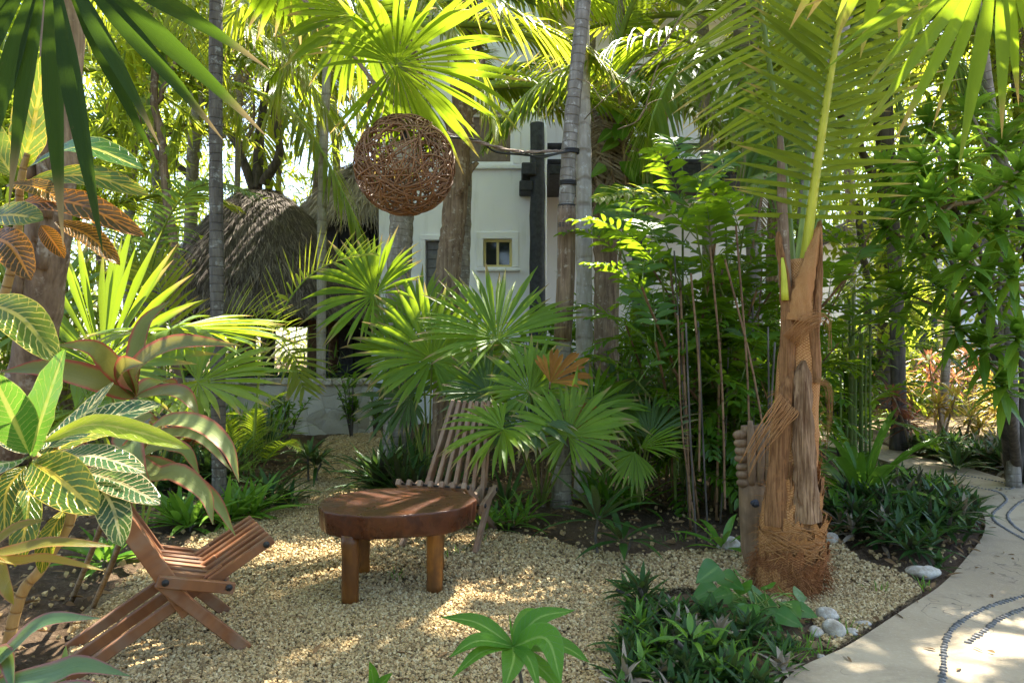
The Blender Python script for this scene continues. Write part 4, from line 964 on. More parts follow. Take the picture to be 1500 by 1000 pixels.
    for k in range(11): torn(2.6+k*.42+rng.normal(0, .1), 3.5+k*.42+rng.normal(0, .15), .02+.02*(k % 3), .20+.03*(k % 4), .168, .20+.02*(k % 2), 'fibre_dark')
    for k in range(9): torn(2.7+k*.46+rng.normal(0, .1), 3.8+k*.46, .20+.03*(k % 3), .37+.04*(k % 3), .158, .195+.022*(k % 2), 'fibre')
    for k in range(6): torn(2.8+k*.7+rng.normal(0, .1), 3.8+k*.7, .36+.05*(k % 2), .60+.08*(k % 3), .152, .165, 'fibre' if k % 2 else 'coco')
    # cross-woven rim
    g = Geo()
    for k in range(46):
        a0 = rng.uniform(2.9, 6.5); a = np.linspace(a0, a0+rng.uniform(.5, 1.6), 10); z0 = .30+rng.normal(0, .045); tube(g, c+np.c_[np.cos(a)*.192, np.sin(a)*.192, z0+.05*np.sin(a*2+rng.random()*6)], .0035, 4, 0, rng.random())
    g.build('coir_band', M['fibre'], t, c)
    # fronds
    def fr(ctrl, nl, LL, LW, rad, mats, **k):
        ex = k.pop('extra', None); g = Geo(); frond(g, ctrl, nl, LL, LW, rad=rad, **k)
        if ex: frond(g, ctrl, nl, LL, LW, rad=rad*.3, **{**k, **ex})
        return g.build('frond', mats, t, c)
    my = [M['rachis_y'], M['coco_leaf']]; mg = [M['petiole'], M['coco_leaf']]
    fr([A(1178, 385, 3.92), A(1196, 250, 3.86), A(1215, 120, 3.8), A(1236, 0, 3.7), A(1262, -150, 3.5), A(1310, -300, 3.2)], 46, .66, .034, .030, my, t0=.10, v=.10, sweep=(1.5, .5), droop=.16, upv=(0, -1, .15), roll=.5)
    fr([A(1160, 390, 3.98), A(1150, 260, 3.98), A(1132, 130, 3.9), A(1112, 0, 3.8), A(1085, -140, 3.6), A(1040, -280, 3.3)], 40, .76, .030, .024, mg, t0=.30, v=.0, sweep=(1.85, 1.6), droop=.35, upv=(.1, -1, .4), roll=.5, both=(-1,), extra=dict(sweep=(1.2, .8), both=(1,)))
    fr([A(1176, 400, 4.0), A(1230, 240, 4.2), A(1300, 90, 4.4), A(1390, -40, 4.6), A(1500, -90, 4.7)], 42, .7, .030, .022, mg, t0=.22, v=.3, droop=.8)
    fr([A(1168, 390, 4.1), A(1185, 230, 4.4), A(1190, 80, 4.8), A(1170, -60, 5.3), A(1130, -130, 5.9)], 40, .7, .032, .022, mg, t0=.3, v=.3, droop=.7)
    g = Geo(); tube(g, curve([A(1150, 420, 3.9), A(1146, 300, 3.9), A(1143, 200, 3.92)], 14), np.linspace(.04, .018, 14), 8); g.build('dead_stalk', M['trunk_brown'], t, c)
    g = Geo(); tube(g, curve([A(1150, 440, 3.84), A(1148, 400, 3.84), A(1146, 378, 3.86)], 8), np.linspace(.022, .008, 8), 10); g.build('cut_stalk', M['rachis_y'], t, c)
coconut()
# ------------------------------------------------------------------ fan palms
def fan_palm(name, label, base, leaves_, mats, group=None, stub=None):
    base = np.asarray(base, float); t = thing(name, label, 'fan palm', base, group)
    if stub:
        g = Geo(); tube(g, curve([base-(0, 0, .02), base+(0.01, 0, stub[0])], 8), np.linspace(stub[1], stub[1]*.85, 8), 10); g.build('stem', M['trunk_brown'], t, base)
    for L in leaves_:
        g = Geo(); L = dict(L); b = np.asarray(L.pop('base', base), float); mm = L.pop('mats', mats); h = L.pop('hub'); nv = L.pop('n'); f = L.pop('f'); R = L.pop('R')
        fan(g, b, h, nv, f, R, **L); g.build('frond', mm, t, base)
    return t
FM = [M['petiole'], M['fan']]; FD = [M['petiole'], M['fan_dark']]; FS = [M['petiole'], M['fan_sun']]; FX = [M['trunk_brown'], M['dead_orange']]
b0 = G(628, 724); b0[2] = .0
fan_palm('fan_palm', 'large fan palm with broad star leaves behind the slab table', b0, [
    dict(hub=P(633, 527, 5.9), n=(.05, -1, .35), f=(0, -.3, 1), R=0.726, nseg=46, span=330, droop=.3),
    dict(hub=P(728, 497, 5.6), n=(.1, -1, .95), f=(.05, .2, 1), R=0.792, nseg=46, span=300, droop=.3),
    dict(hub=P(548, 432, 6.1), n=(-.35, -.9, .5), f=(-.75, -.1, .7), R=0.726, nseg=38, span=280, droop=.45),
    dict(hub=P(690, 590, 6.2), n=(.2, -.8, .6), f=(.7, -.5, .5), R=0.572, nseg=36, span=300, droop=.5),
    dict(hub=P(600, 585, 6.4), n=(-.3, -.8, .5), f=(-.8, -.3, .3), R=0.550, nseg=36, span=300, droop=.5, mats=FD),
    dict(hub=P(680, 540, 6.3), n=(.1, -1, .5), f=(.2, 0, 1), R=.62, nseg=44, span=330, droop=.4),
    dict(hub=P(585, 520, 6.6), n=(-.3, -.9, .5), f=(-.5, 0, .8), R=.6, nseg=44, span=320, droop=.4),
    dict(hub=P(615, 470, 6.9), n=(-.2, -.9, .4), f=(-.2, 0, 1), R=0.605, nseg=36, span=280, droop=.4),
], FM, None, (.25, .07))
b1 = G(792, 742)
fan_palm('fan_palm', 'low fan palm with small glossy star leaves right of the stick chair', b1, [
    dict(hub=P(776, 574, 5.15), n=(.1, -1, .6), f=(.1, -.2, 1), R=0.462, nseg=40, span=320),
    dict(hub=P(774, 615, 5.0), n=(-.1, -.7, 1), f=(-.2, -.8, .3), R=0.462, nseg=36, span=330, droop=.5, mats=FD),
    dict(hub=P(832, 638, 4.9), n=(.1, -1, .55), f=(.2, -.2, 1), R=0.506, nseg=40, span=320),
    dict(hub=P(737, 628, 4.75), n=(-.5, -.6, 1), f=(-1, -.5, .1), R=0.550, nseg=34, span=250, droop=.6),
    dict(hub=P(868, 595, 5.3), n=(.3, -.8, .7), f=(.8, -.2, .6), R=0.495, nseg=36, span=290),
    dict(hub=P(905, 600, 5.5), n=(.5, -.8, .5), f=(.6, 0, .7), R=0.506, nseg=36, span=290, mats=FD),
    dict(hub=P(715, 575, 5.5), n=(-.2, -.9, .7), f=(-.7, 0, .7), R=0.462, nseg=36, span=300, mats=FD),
    dict(hub=P(806, 560, 5.0), n=(.15, -.75, .65), f=(.6, .3, .8), R=.36, nseg=14, span=130, droop=.25, mats=FX, t0=.8),
    dict(hub=P(826, 590, 5.3), n=(.1, -1, .2), f=(.5, -.4, -.5), R=0.374, nseg=10, span=100, droop=.4, mats=FX, t0=.8),
], FM, None, (.12, .05))
b2 = G(935, 745)
fan_palm('fan_palm', 'fan palm with one tilted olive leaf left of the bamboo palm', b2, [
    dict(hub=P(952, 640, 5.2), n=(-.35, -.75, .8), f=(.15, .25, 1), R=.46, nseg=30, span=170, mats=[M['petiole'], M['fan_dark']], r0=.9),
    dict(hub=P(938, 655, 5.1), n=(-.2, -.5, 1), f=(.9, -.2, .25), R=.42, nseg=20, span=110),
    dict(hub=P(930, 662, 5.1), n=(.1, -1, .3), f=(-.35, -.5, -.8), R=.36, nseg=20, span=140, droop=.3),
    dict(hub=P(965, 610, 5.8), n=(.1, -.8, .6), f=(.6, 0, .7), R=.4, nseg=30, span=260, mats=FD),
], FM)
b3 = G(205, 800)
fan_palm('fan_palm', 'sunlit fan palm with upright yellow green leaf behind the croton', b3, [
    dict(hub=P(150, 540, 3.9), n=(-.2, -.95, .2), f=(.5, .1, 1), R=.86, nseg=34, span=210, droop=.25, mats=FS, t0=.6),
    dict(hub=P(250, 482, 3.6), n=(.05, -.15, 1), f=(1, -.35, .15), R=.70, nseg=34, span=250, droop=.35, cup=.1, mats=FS),
    dict(hub=P(60, 470, 4.4), n=(-.2, -.7, .5), f=(-.6, 0, 1), R=.7, nseg=30, span=240, mats=FS),
    dict(hub=P(290, 560, 4.4), n=(.2, -.6, .9), f=(.9, -.2, .4), R=.62, nseg=32, span=260, mats=FM),
    dict(hub=P(110, 600, 4.6), n=(0, -.6, .9), f=(.2, -.5, .6), R=.6, nseg=32, span=280, mats=FM),
], FM)
def overhead_palm(label, base, crown, specs, mats, trunk=.07, mid=None):
    base = np.asarray(base, float); t = thing('fan_palm', label, 'fan palm', base)
    g = Geo(); m = [(base+crown)/2+(.05, .1, .1)] if mid is None else mid; tube(g, curve([base, *m, crown], 60), np.linspace(trunk, trunk*.82, 60)*(1+.03*rng.normal(0, 1, 60)), 12); g.build('trunk', M['trunk_dark'], t, base)
    for L in specs:
        L = dict(L); g = Geo(); mm = L.pop('mats', mats); fan(g, crown, L.pop('hub'), L.pop('n'), L.pop('f'), L.pop('R'), **L); g.build('frond', mm, t, base)
    return t
cr = P(345, -330, 5.0)
overhead_palm('slim dark ringed fan palm whose bright leaves hang over the wicker lamp', np.array((-428/1000*5.6, 5.6, 0)), cr, [
    dict(hub=P(580, 95, 3.95), n=(.30, -.50, -.85), f=(.85, -.25, -.42), R=.80, nseg=52, span=300, droop=.55, mats=FS, t0=.55),
    dict(hub=P(524, 24, 4.1), n=(-.1, -.75, -.7), f=(.1, -.1, -1), R=.58, nseg=46, span=310, droop=.45, mats=FS, t0=.58),
    dict(hub=P(430, -60, 4.2), n=(-.1, -.5, -.9), f=(-.3, -.4, -.6), R=.6, nseg=36, span=280, mats=FM),
    dict(hub=P(250, -260, 4.6), n=(-.2, .2, .9), f=(-1, .3, .2), R=.7, nseg=36, span=300, mats=FM),
    dict(hub=P(300, -330, 5.9), n=(-.2, .2, .9), f=(-.3, 1, .2), R=.7, nseg=36, span=300, mats=FM),
], FM, .058, [P(318, 430, 5.6), P(316, 120, 5.6), P(320, -120, 5.5)])
cl = P(40, -420, 1.9)
overhead_palm('near fan palm whose dark drooping leaf fills the upper left corner', (-1.95, 1.6, 0), cl, [
    dict(hub=P(72, -85, 1.30), n=(.0, -.95, -.25), f=(.30, 0, -1), R=.56, nseg=20, span=200, droop=.12, mats=[M['petiole'], M['fan_near_shade']], t0=.42),
    dict(hub=P(330, -380, 1.85), n=(.1, .1, 1), f=(.6, .4, .1), R=.62, nseg=34, span=300, mats=FM),  # this and the next leaf: out of view, added to shade the drooping one
    dict(hub=P(120, -480, 1.95), n=(0, .2, 1), f=(-.2, .6, .1), R=.62, nseg=34, span=300, mats=FM),
    dict(hub=P(-60, -300, 2.2), n=(-.2, .2, 1), f=(-.6, .6, .2), R=.6, nseg=30, span=280, mats=FM),
    dict(hub=P(170, -400, 2.3), n=(.2, .2, 1), f=(.6, .6, .2), R=.62, nseg=30, span=280, mats=FM),
], FM, .06)
cq = P(1430, -330, 2.6)
overhead_palm('near fan palm with sunlit drooping leaf in the upper right corner', (4.2, 2.1, 0), cq, [
    dict(hub=P(1465, -95, 1.85), n=(-.1, -.85, -.55), f=(-.25, 0, -1), R=.58, nseg=20, span=200, droop=.18, mats=FS, t0=.42),
    dict(hub=P(1330, -200, 2.3), n=(-.1, -.7, -.7), f=(-.7, .1, -.7), R=.6, nseg=28, span=240, mats=FS),
    dict(hub=P(1560, -200, 2.4), n=(.3, -.2, .9), f=(.7, .3, .1), R=.65, nseg=30, span=280, mats=FM),
], FM, .06)

# ------------------------------------------------------------------ crotons and cordylines on the left
def leafset(t, o, items, D):
    for (ctrl, w, mk, kw) in items:
        g = Geo(); ribbon(g, [P(*c) if len(c) == 3 else P(*c, D) for c in ctrl], w, **{**dict(fold=.18, wav=.022, wf=4.5, r=rng.random()), **kw}); g.build('leaf', M[mk], t, o)
def croton_low():
    o = np.array((P(-40, 0, 1.9)[0], 1.9, 0)); t = thing('croton', 'large sunlit croton with pale yellow veined leaves above the left stick chair', 'croton', o)
    g = Geo(); tube(g, curve([o, P(20, 905, 1.92), P(62, 830, 1.94), P(105, 755, 1.96), P(86, 700, 1.96), P(50, 665, 1.95)], 26), np.linspace(.016, .011, 26), 10); g.build('stem', M['croton_stem'], t, o)
    g = Geo(); tube(g, curve([P(105, 755, 1.96), P(112, 720, 2.0), P(80, 650, 2.05), P(45, 640, 2.0)], 14), .009, 8); g.build('stem', M['croton_stem'], t, o)
    D = 1.9
    leafset(t, o, [
        ([(44, 668, 1.95), (62, 610, 1.92), (95, 512, 1.9)], .145, 'croton_green', dict(up=(-.4, -1, .3))),
        ([(42, 664, 1.95), (18, 610, 1.9), (-12, 545, 1.85)], .12, 'croton_green', dict(up=(.3, -1, .5))),
        ([(60, 660, 1.97), (105, 625, 2.05), (166, 560, 2.15)], .085, 'croton_white', dict(up=(-.3, -.8, .7))),
        ([(70, 655, 1.95), (150, 615, 1.98), (236, 592, 2.0)], .095, 'croton_white', dict(up=(0, -.8, .8))),
        ([(62, 648, 1.88), (130, 622, 1.84), (200, 632, 1.82), (278, 657, 1.8)], .062, 'croton_lime', dict(up=(0, -.9, .6))),
        ([(66, 672, 1.93), (140, 668, 1.9), (214, 692, 1.86)], .092, 'croton_white', dict(up=(.05, -.6, 1))),
        ([(46, 676, 1.9), (85, 700, 1.82), (144, 752, 1.76)], .135, 'croton_yellow', dict(up=(.15, -1, .6))),
        ([(120, 690, 1.96), (175, 706, 1.93), (236, 738, 1.9)], .095, 'croton_white', dict(up=(.1, -.8, .9))),
        ([(140, 706, 1.92), (165, 742, 1.89), (178, 800, 1.88)], .090, 'croton_white', dict(up=(.3, -1, .4))),
        ([(40, 672, 1.9), (0, 680, 1.8), (-60, 700, 1.75)], .11, 'croton_white', dict(up=(-.1, -.8, .8))),
        ([(38, 682, 1.95), (10, 720, 1.9), (6, 785, 1.85)], .075, 'croton_yellow', dict(up=(.2, -1, .2))),
        ([(44, 680, 1.98), (120, 640, 2.1), (185, 628, 2.2)], .08, 'croton_yellow', dict(up=(0, -.7, .8))),
        ([(40, 664, 2.0), (10, 620, 2.1), (-30, 590, 2.1)], .11, 'croton_white', dict(up=(.2, -1, .5))),
        ([(95, 745, 1.97), (70, 790, 1.9), (60, 840, 1.9)], .05, 'croton_yellow', dict(up=(.4, -1, .2))),
        ([(44, 690, 1.95), (40, 760, 1.85), (22, 830, 1.8)], .07, 'croton_yellow', dict(up=(.4, -1, .2))),
    ], D)
croton_low()
def croton_high():
    o = np.array((-2.05, 2.35, 0)); t = thing('croton', 'tall croton with orange and yellow veined leaves beside the brown trunk', 'croton', o); D = 2.35
    g = Geo(); tube(g, curve([o, o+(.0, .02, .7), P(10, 420, 2.35), P(30, 270, 2.3), P(40, 225, 2.28)], 26), np.linspace(.02, .009, 26), 10); g.build('stem', M['croton_stem'], t, o)
    leafset(t, o, [
        ([(30, 250, 2.3), (50, 180, 2.28), (68, 78, 2.26)], .155, 'croton_yellow', dict(up=(-.2, -1, -.2))),
        ([(40, 245, 2.3), (120, 215, 2.25), (210, 248, 2.2)], .115, 'croton_green', dict(up=(0, -.7, .8))),
        ([(44, 262, 2.28), (130, 258, 2.2), (219, 286, 2.15)], .085, 'croton_yellow', dict(up=(0, -1, .5))),
        ([(28, 298, 2.25), (110, 298, 2.18), (212, 346, 2.12)], .10, 'croton_orange', dict(up=(.05, -1, .55))),
        ([(80, 325, 2.3), (130, 345, 2.3), (176, 388, 2.28)], .075, 'croton_orange', dict(up=(.3, -1, .6))),
        ([(-25, 318, 2.15), (20, 315, 2.1), (64, 322, 2.08)], .10, 'croton_yellow', dict(up=(0, -1, .6))),
        ([(-20, 345, 2.2), (15, 360, 2.15), (46, 410, 2.1)], .11, 'croton_orange', dict(up=(.2, -1, .4))),
        ([(-30, 440, 2.1), (30, 465, 2.05), (84, 530, 2.0)], .125, 'croton_yellow', dict(up=(.25, -1, .5))),
        ([(10, 270, 2.25), (55, 275, 2.2), (100, 300, 2.2)], .09, 'croton_orange', dict(up=(0, -.7, .9))),
        ([(20, 260, 2.3), (-20, 200, 2.3), (-60, 160, 2.3)], .12, 'croton_yellow', dict(up=(.2, -1, .2))),
        ([(60, 330, 2.32), (75, 350, 2.32), (95, 378, 2.32)], .06, 'croton_orange', dict(up=(.2, -1, .4))),
    ], D)
    g = Geo(); 
    for k in range(24): b = P(62+rng.normal(0, 3), 470+k*2.6, 2.3); leaves(g, b, (rng.normal(), -.3, rng.normal(0, .4)-.3), .025, .006, .5, .2, 3)
    g.build('flower_spike', M['dead_orange'], t, o)
croton_high()
def cordyline(label, o, crown, items, mat, stem=.012, group=None, extra=None):
    o = np.asarray(o, float); t = thing('cordyline', label, 'cordyline', o, group)
    g = Geo(); tube(g, curve([o, (o+crown)/2+(.02, .02, 0), crown], 14), np.linspace(stem*1.2, stem, 14), 8); g.build('stem', M['branch_tan'], t, o)
    for (ctrl, w, up) in items:
        g = Geo(); ribbon(g, [crown]+[P(*c) for c in ctrl], w, up, 16, 'strap' if w < .05 else 'lance', .35, 0, rng.random()); g.build('leaf', M[mat], t, o)
    return t
c1 = P(197, 582, 2.7)
cordyline('upper red edged cordyline with arching bronze leaves above the croton', G(105, 880), c1, [
    ([(205, 535, 2.62), (262, 503, 2.5), (352, 506, 2.4)], .095, (0, -1, .6)), ([(170, 540, 2.6), (135, 510, 2.5), (85, 505, 2.45)], .085, (0, -1, .4)),
    ([(185, 545, 2.75), (165, 530, 2.9), (140, 515, 3.0)], .085, (0, -1, .4)), ([(180, 550, 2.55), (185, 535, 2.4), (210, 532, 2.3)], .09, (0, -1, .2)),
    ([(225, 562, 2.8), (245, 560, 2.9), (260, 565, 3.0)], .1, (0, -.6, 1)), ([(150, 560, 2.6), (70, 540, 2.5), (0, 545, 2.5)], .10, (0, -1, .5)),
    ([(240, 575, 2.7), (270, 580, 2.65), (292, 610, 2.6)], .09, (0, -.6, 1)), ([(200, 520, 2.9), (215, 470, 3.0), (250, 440, 3.1)], .08, (0, -1, .2))], 'cordy')
c2 = P(205, 668, 2.6)
cordyline('lower red edged cordyline with long drooping green leaves over the stick chair', G(135, 892), c2, [
    ([(235, 622, 2.5), (290, 622, 2.4), (332, 655, 2.33), (350, 706, 2.3)], .082, (.3, -.8, .9)), ([(230, 640, 2.55), (290, 640, 2.5), (340, 690, 2.45)], .07, (.3, -.7, 1)),
    ([(225, 695, 2.5), (262, 695, 2.42), (300, 725, 2.36), (312, 768, 2.34)], .082, (.3, -.9, .8)), ([(250, 690, 2.55), (310, 728, 2.5), (345, 785, 2.48)], .07, (.4, -.9, .6)),
    ([(235, 655, 2.7), (270, 660, 2.75), (292, 695, 2.8)], .08, (.1, -.7, .9)), ([(180, 640, 2.7), (220, 610, 2.9), (240, 640, 3.0)], .08, (0, -1, .3)),
    ([(190, 650, 2.5), (200, 690, 2.42), (222, 712, 2.4)], .11, (.1, -1, .5)), ([(170, 690, 2.5), (150, 720, 2.45), (110, 760, 2.4)], .07, (0, -1, .6))], 'cordy_light')
c3 = P(-40, 1010, 1.5)
cordyline('near low cordyline with smooth green leaves at the lower left corner', (c3[0], 1.5, 0), c3, [
    ([(20, 950, 1.5), (70, 910, 1.5), (148, 905, 1.5)], .055, (-.3, -.7, 1)), ([(70, 990, 1.45), (120, 975, 1.45), (192, 990, 1.45)], .055, (0, -.8, 1)),
    ([(30, 1010, 1.5), (90, 990, 1.5), (97, 945, 1.5)], .045, (0, -1, .4)), ([(30, 1030, 1.4), (120, 1010, 1.4), (200, 1040, 1.4)], .05, (0, -.6, 1)), ([(-10, 980, 1.5), (10, 960, 1.5), (20, 1020, 1.45)], .06, (0, -1, .4))], 'cordy_green')
c4 = P(-30, 815, 1.75)
cordyline('thin cordyline with brown tipped leaves under the croton', (c4[0], 1.75, 0), c4, [
    ([(30, 805, 1.75), (80, 795, 1.75), (166, 800, 1.75)], .045, (0, -.6, 1)), ([(30, 822, 1.75), (70, 818, 1.75), (152, 835, 1.75)], .035, (0, -.6, 1)), ([(0, 830, 1.75), (10, 860, 1.7), (20, 885, 1.7)], .045, (0, -1, .3)), ([(0, 790, 1.75), (30, 770, 1.75), (65, 762, 1.75)], .035, (0, -.8, .8))], 'cordy_gold')
# old palm trunk at the left
def left_trunk():
    o = np.array((P(-95, 0, 3.1)[0], 3.1, 0)); t = thing('rough_palm', 'rough brown palm trunk rising behind the tall croton on the left', 'palm tree', o)
    g = Geo(); p = curve([o, P(-10, 700, 3.05), P(48, 520, 2.95), P(72, 330, 2.85), P(86, 180, 2.85), P(100, -150, 2.9), P(105, -330, 3.0)], 60); tube(g, p, .082*(1+.10*rng.normal(0, .5, 60)), 14); g.build('trunk', M['trunk_brown'], t, o)
    for k in range(9):
        g = Geo(); b = p[24+k*2]+np.array((rng.uniform(-.05, .05), -.07, 0)); tube(g, curve([b, b+(rng.uniform(-.03, .04), -.03, .14), b+(rng.uniform(-.09, .1), -.03, .30)], 8), np.linspace(.028, .008, 8), 6); g.build('frond_base', M['trunk_brown'], t, o)
    for k in range(11):
        g = Geo(); frond(g, arch(p[-1], k*.571+.2, 1.0-.12*(k % 4), 2.0, 1.7), 34, .45, .035, t0=.2, n=4); g.build('frond', [M['rachis'], M['palm']], t, o)
left_trunk()

# ------------------------------------------------------------------ low plants on the beds
def strappy(name, label, px, py, n, L, Wd, mat, el=(1.3, .15), droop=1., stem=0., prof='strap', group=None, cat='plant', D=None, crowns=1, spread=.12):
    p = G(px, py); t = thing(name, label, cat, p, group); g = Geo()
    for k in range(crowns):
        q = p+(np.array((rng.normal(0, spread), rng.normal(0, spread), 0)) if k else 0); h = stem*(1 if k == 0 else rng.uniform(.4, .9))
        if stem: s = Geo(); tube(s, curve([q-(0, 0, .01), q+(rng.normal(0, .02), 0, h*.5), q+(rng.normal(0, .04), rng.normal(0, .03), h)], 8), .011, 7); s.build('stem', M['branch'], t, p)
        rosette(g, q+(0, 0, h), n, L*rng.uniform(.85, 1.1), Wd, el, droop, prof)
    g.build('foliage', M[mat], t, p)
    return t
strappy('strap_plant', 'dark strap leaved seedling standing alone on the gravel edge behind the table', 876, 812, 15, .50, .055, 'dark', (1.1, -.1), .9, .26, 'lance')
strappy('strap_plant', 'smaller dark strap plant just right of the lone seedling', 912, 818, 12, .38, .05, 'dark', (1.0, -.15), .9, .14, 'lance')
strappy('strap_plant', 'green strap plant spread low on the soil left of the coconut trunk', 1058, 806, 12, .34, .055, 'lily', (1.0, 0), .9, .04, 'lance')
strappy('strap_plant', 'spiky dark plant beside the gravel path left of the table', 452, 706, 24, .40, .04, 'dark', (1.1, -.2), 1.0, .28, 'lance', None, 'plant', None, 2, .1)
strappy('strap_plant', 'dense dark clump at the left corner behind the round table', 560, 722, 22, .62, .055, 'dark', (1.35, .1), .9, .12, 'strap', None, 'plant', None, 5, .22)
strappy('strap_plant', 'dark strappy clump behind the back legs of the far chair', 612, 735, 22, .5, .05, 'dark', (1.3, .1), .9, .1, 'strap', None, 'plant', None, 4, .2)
strappy('strap_plant', 'broad green strap plant under the arching cordyline leaves', 345, 762, 16, .48, .065, 'lily', (1.2, .1), .9, .05, 'lance', None, 'plant', None, 3, .15)
strappy('strap_plant', 'shaded green clump behind the back of the left stick chair', 265, 772, 16, .44, .06, 'lily', (1.2, .1), .9, .05, 'lance', None, 'plant', None, 4, .2)
strappy('strap_plant', 'dim strappy plant below the croton stem on bare soil', 150, 830, 12, .36, .045, 'lily', (1.1, .1), .9, .05, 'lance', None, 'plant', None, 2, .12)
strappy('sword_plant', 'upright sword plant with yellow margins left of the garden path', 392, 672, 9, .78, .07, 'snake', (1.5, 1.1), .15, 0, 'strap', None, 'plant', None, 2, .14)
strappy('sword_plant', 'upright sword plant at the corner of the gravel path behind the table', 585, 690, 10, .72, .06, 'snake', (1.5, 1.05), .15, 0, 'strap', None, 'plant', None, 2, .12)
strappy('lily_plant', 'bright green lily with broad arching leaves right of the coconut trunk', 1262, 752, 26, 1.05, .085, 'lily', (1.3, .45), 1.7, .12, 'strap', None, 'lily')
strappy('lily_plant', 'pale green grassy lily below the fan palm leaves', 926, 742, 14, .62, .05, 'lily', (1.3, .4), 1.1, 0, 'strap', None, 'lily', None, 3, .15)
strappy('strap_plant', 'low green plant under the small fan palm', 750, 770, 16, .34, .035, 'lily', (1.2, .1), .9, .02, 'lance', None, 'plant', None, 4, .18)
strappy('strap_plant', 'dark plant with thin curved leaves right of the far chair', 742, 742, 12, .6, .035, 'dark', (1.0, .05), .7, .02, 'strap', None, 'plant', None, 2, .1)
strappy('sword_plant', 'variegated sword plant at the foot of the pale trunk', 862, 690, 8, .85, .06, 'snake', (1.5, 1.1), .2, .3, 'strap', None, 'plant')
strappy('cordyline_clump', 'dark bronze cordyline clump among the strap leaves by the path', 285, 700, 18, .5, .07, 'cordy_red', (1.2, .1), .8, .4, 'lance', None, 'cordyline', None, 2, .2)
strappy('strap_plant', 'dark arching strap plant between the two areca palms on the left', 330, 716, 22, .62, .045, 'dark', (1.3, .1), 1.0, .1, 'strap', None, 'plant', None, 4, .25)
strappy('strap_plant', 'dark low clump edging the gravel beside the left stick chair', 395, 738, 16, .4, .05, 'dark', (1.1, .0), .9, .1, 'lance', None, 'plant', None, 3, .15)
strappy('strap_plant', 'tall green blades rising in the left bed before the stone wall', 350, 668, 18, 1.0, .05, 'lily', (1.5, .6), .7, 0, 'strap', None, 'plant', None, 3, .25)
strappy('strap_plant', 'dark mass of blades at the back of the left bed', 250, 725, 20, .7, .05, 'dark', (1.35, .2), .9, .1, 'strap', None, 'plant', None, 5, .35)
# seedling in front
def seedling():
    p = np.array((P(768, 0, 2.55)[0], 2.55, 0)); t = thing('seedling', 'bright green broad leaved seedling on the gravel at the bottom edge', 'plant', p)
    c = P(752, 946, 2.5); g = Geo(); tube(g, curve([p, (p+c)/2+(.01, 0, 0), c], 8), .007, 7); g.build('stem', M['branch'], t, p)
    for (ctrl, w, up) in (([(700, 912, 2.5), (646, 903, 2.52)], 0.074, (0, -.5, 1)), ([(700, 938, 2.4), (658, 962, 2.36)], 0.063, (-.1, -.6, 1)), ([(705, 955, 2.38), (662, 992, 2.32)], 0.056, (-.2, -.5, 1)),
            ([(788, 905, 2.55), (842, 893, 2.62)], 0.078, (0, -.8, 1)), ([(800, 935, 2.42), (822, 1000, 2.28)], 0.111, (.1, -.8, 1)), ([(820, 945, 2.5), (864, 970, 2.45)], 0.078, (.2, -.5, 1)),
            ([(752, 968, 2.36), (738, 1010, 2.25)], 0.089, (0, -.8, 1)), ([(770, 905, 2.62), (782, 890, 2.72)], 0.067, (0, -.9, .5)), ([(800, 985, 2.4), (825, 1020, 2.3)], 0.067, (.2, -.6, 1)), ([(748, 920, 2.5), (746, 895, 2.5)], 0.015, (1, -.6, 0)), ([(775, 965, 2.36), (790, 1012, 2.25)], 0.052, (0, -.7, 1))):
        g = Geo(); ribbon(g, [c]+[P(*q) for q in ctrl], w, up, 14, 'lance', .22, 0, rng.random(), .012, 3.); g.build('leaf', M['seed'], t, p)
seedling()
def sprout():
    p = G(548, 1020); t = thing('sprout', 'single small green leaf poking in at the bottom edge of the gravel', 'plant', p); g = Geo()
    ribbon(g, [p, P(546, 990, 2.7), P(541, 968, 2.68)], .05, (.8, -.8, .3), 10, 'lance', .2, 0, .4); ribbon(g, [p, P(560, 1000, 2.7), P(575, 985, 2.68)], .05, (0, -.8, .8), 10, 'lance', .2, 0, .4); g.build('foliage', M['seed'], t, p)
sprout()
def arrowhead():
    p = G(1115, 905); t = thing('arrowhead_vine', 'arrowhead vine with pale green heart leaves at the foot of the coconut trunk', 'vine', p); g = Geo(); s = Geo()
    for (x, y, w, az) in ((1040, 838, .15, -2.6), (1035, 866, .14, -2.9), (1068, 850, .13, -.8), (1075, 880, .15, -1.9), (1098, 895, .13, -1.6), (1122, 888, .14, -.7), (1150, 870, .11, 1.2), (1170, 872, .11, .6), (1152, 905, .12, -.6), (1110, 935, .11, -1.5), (1090, 862, .12, 2.), (1178, 895, .1, -.3), (1058, 872, .12, 2.8), (1135, 920, .1, -1.1), (1160, 890, .12, -1.4), (1060, 905, .11, -1.7), (1085, 918, .10, -2.4), (1030, 888, .11, 2.6), (1148, 932, .09, -.9), (1105, 870, .12, .4), (1082, 842, .11, 1.1), (1125, 860, .10, 1.8), (1048, 925, .09, -2.)):
        h = P(x, y, 3.45+rng.normal(0, .08)); d = np.array((math.cos(az), math.sin(az), -.35)); tube(s, curve([p+(rng.normal(0, .12), rng.normal(0, .08), 0), (p+h)/2+(0, 0, .06), h], 8), .0035, 5)
        ribbon(g, [h-d*w*.42, h, h+d*w*.65], w*.85, (0, -.9, .8), 12, 'ovate', .2, 0, rng.random(), .02, 2.)
    g.build('foliage', M['arrow'], t, p); s.build('stem', M['petiole'], t, p)
arrowhead()
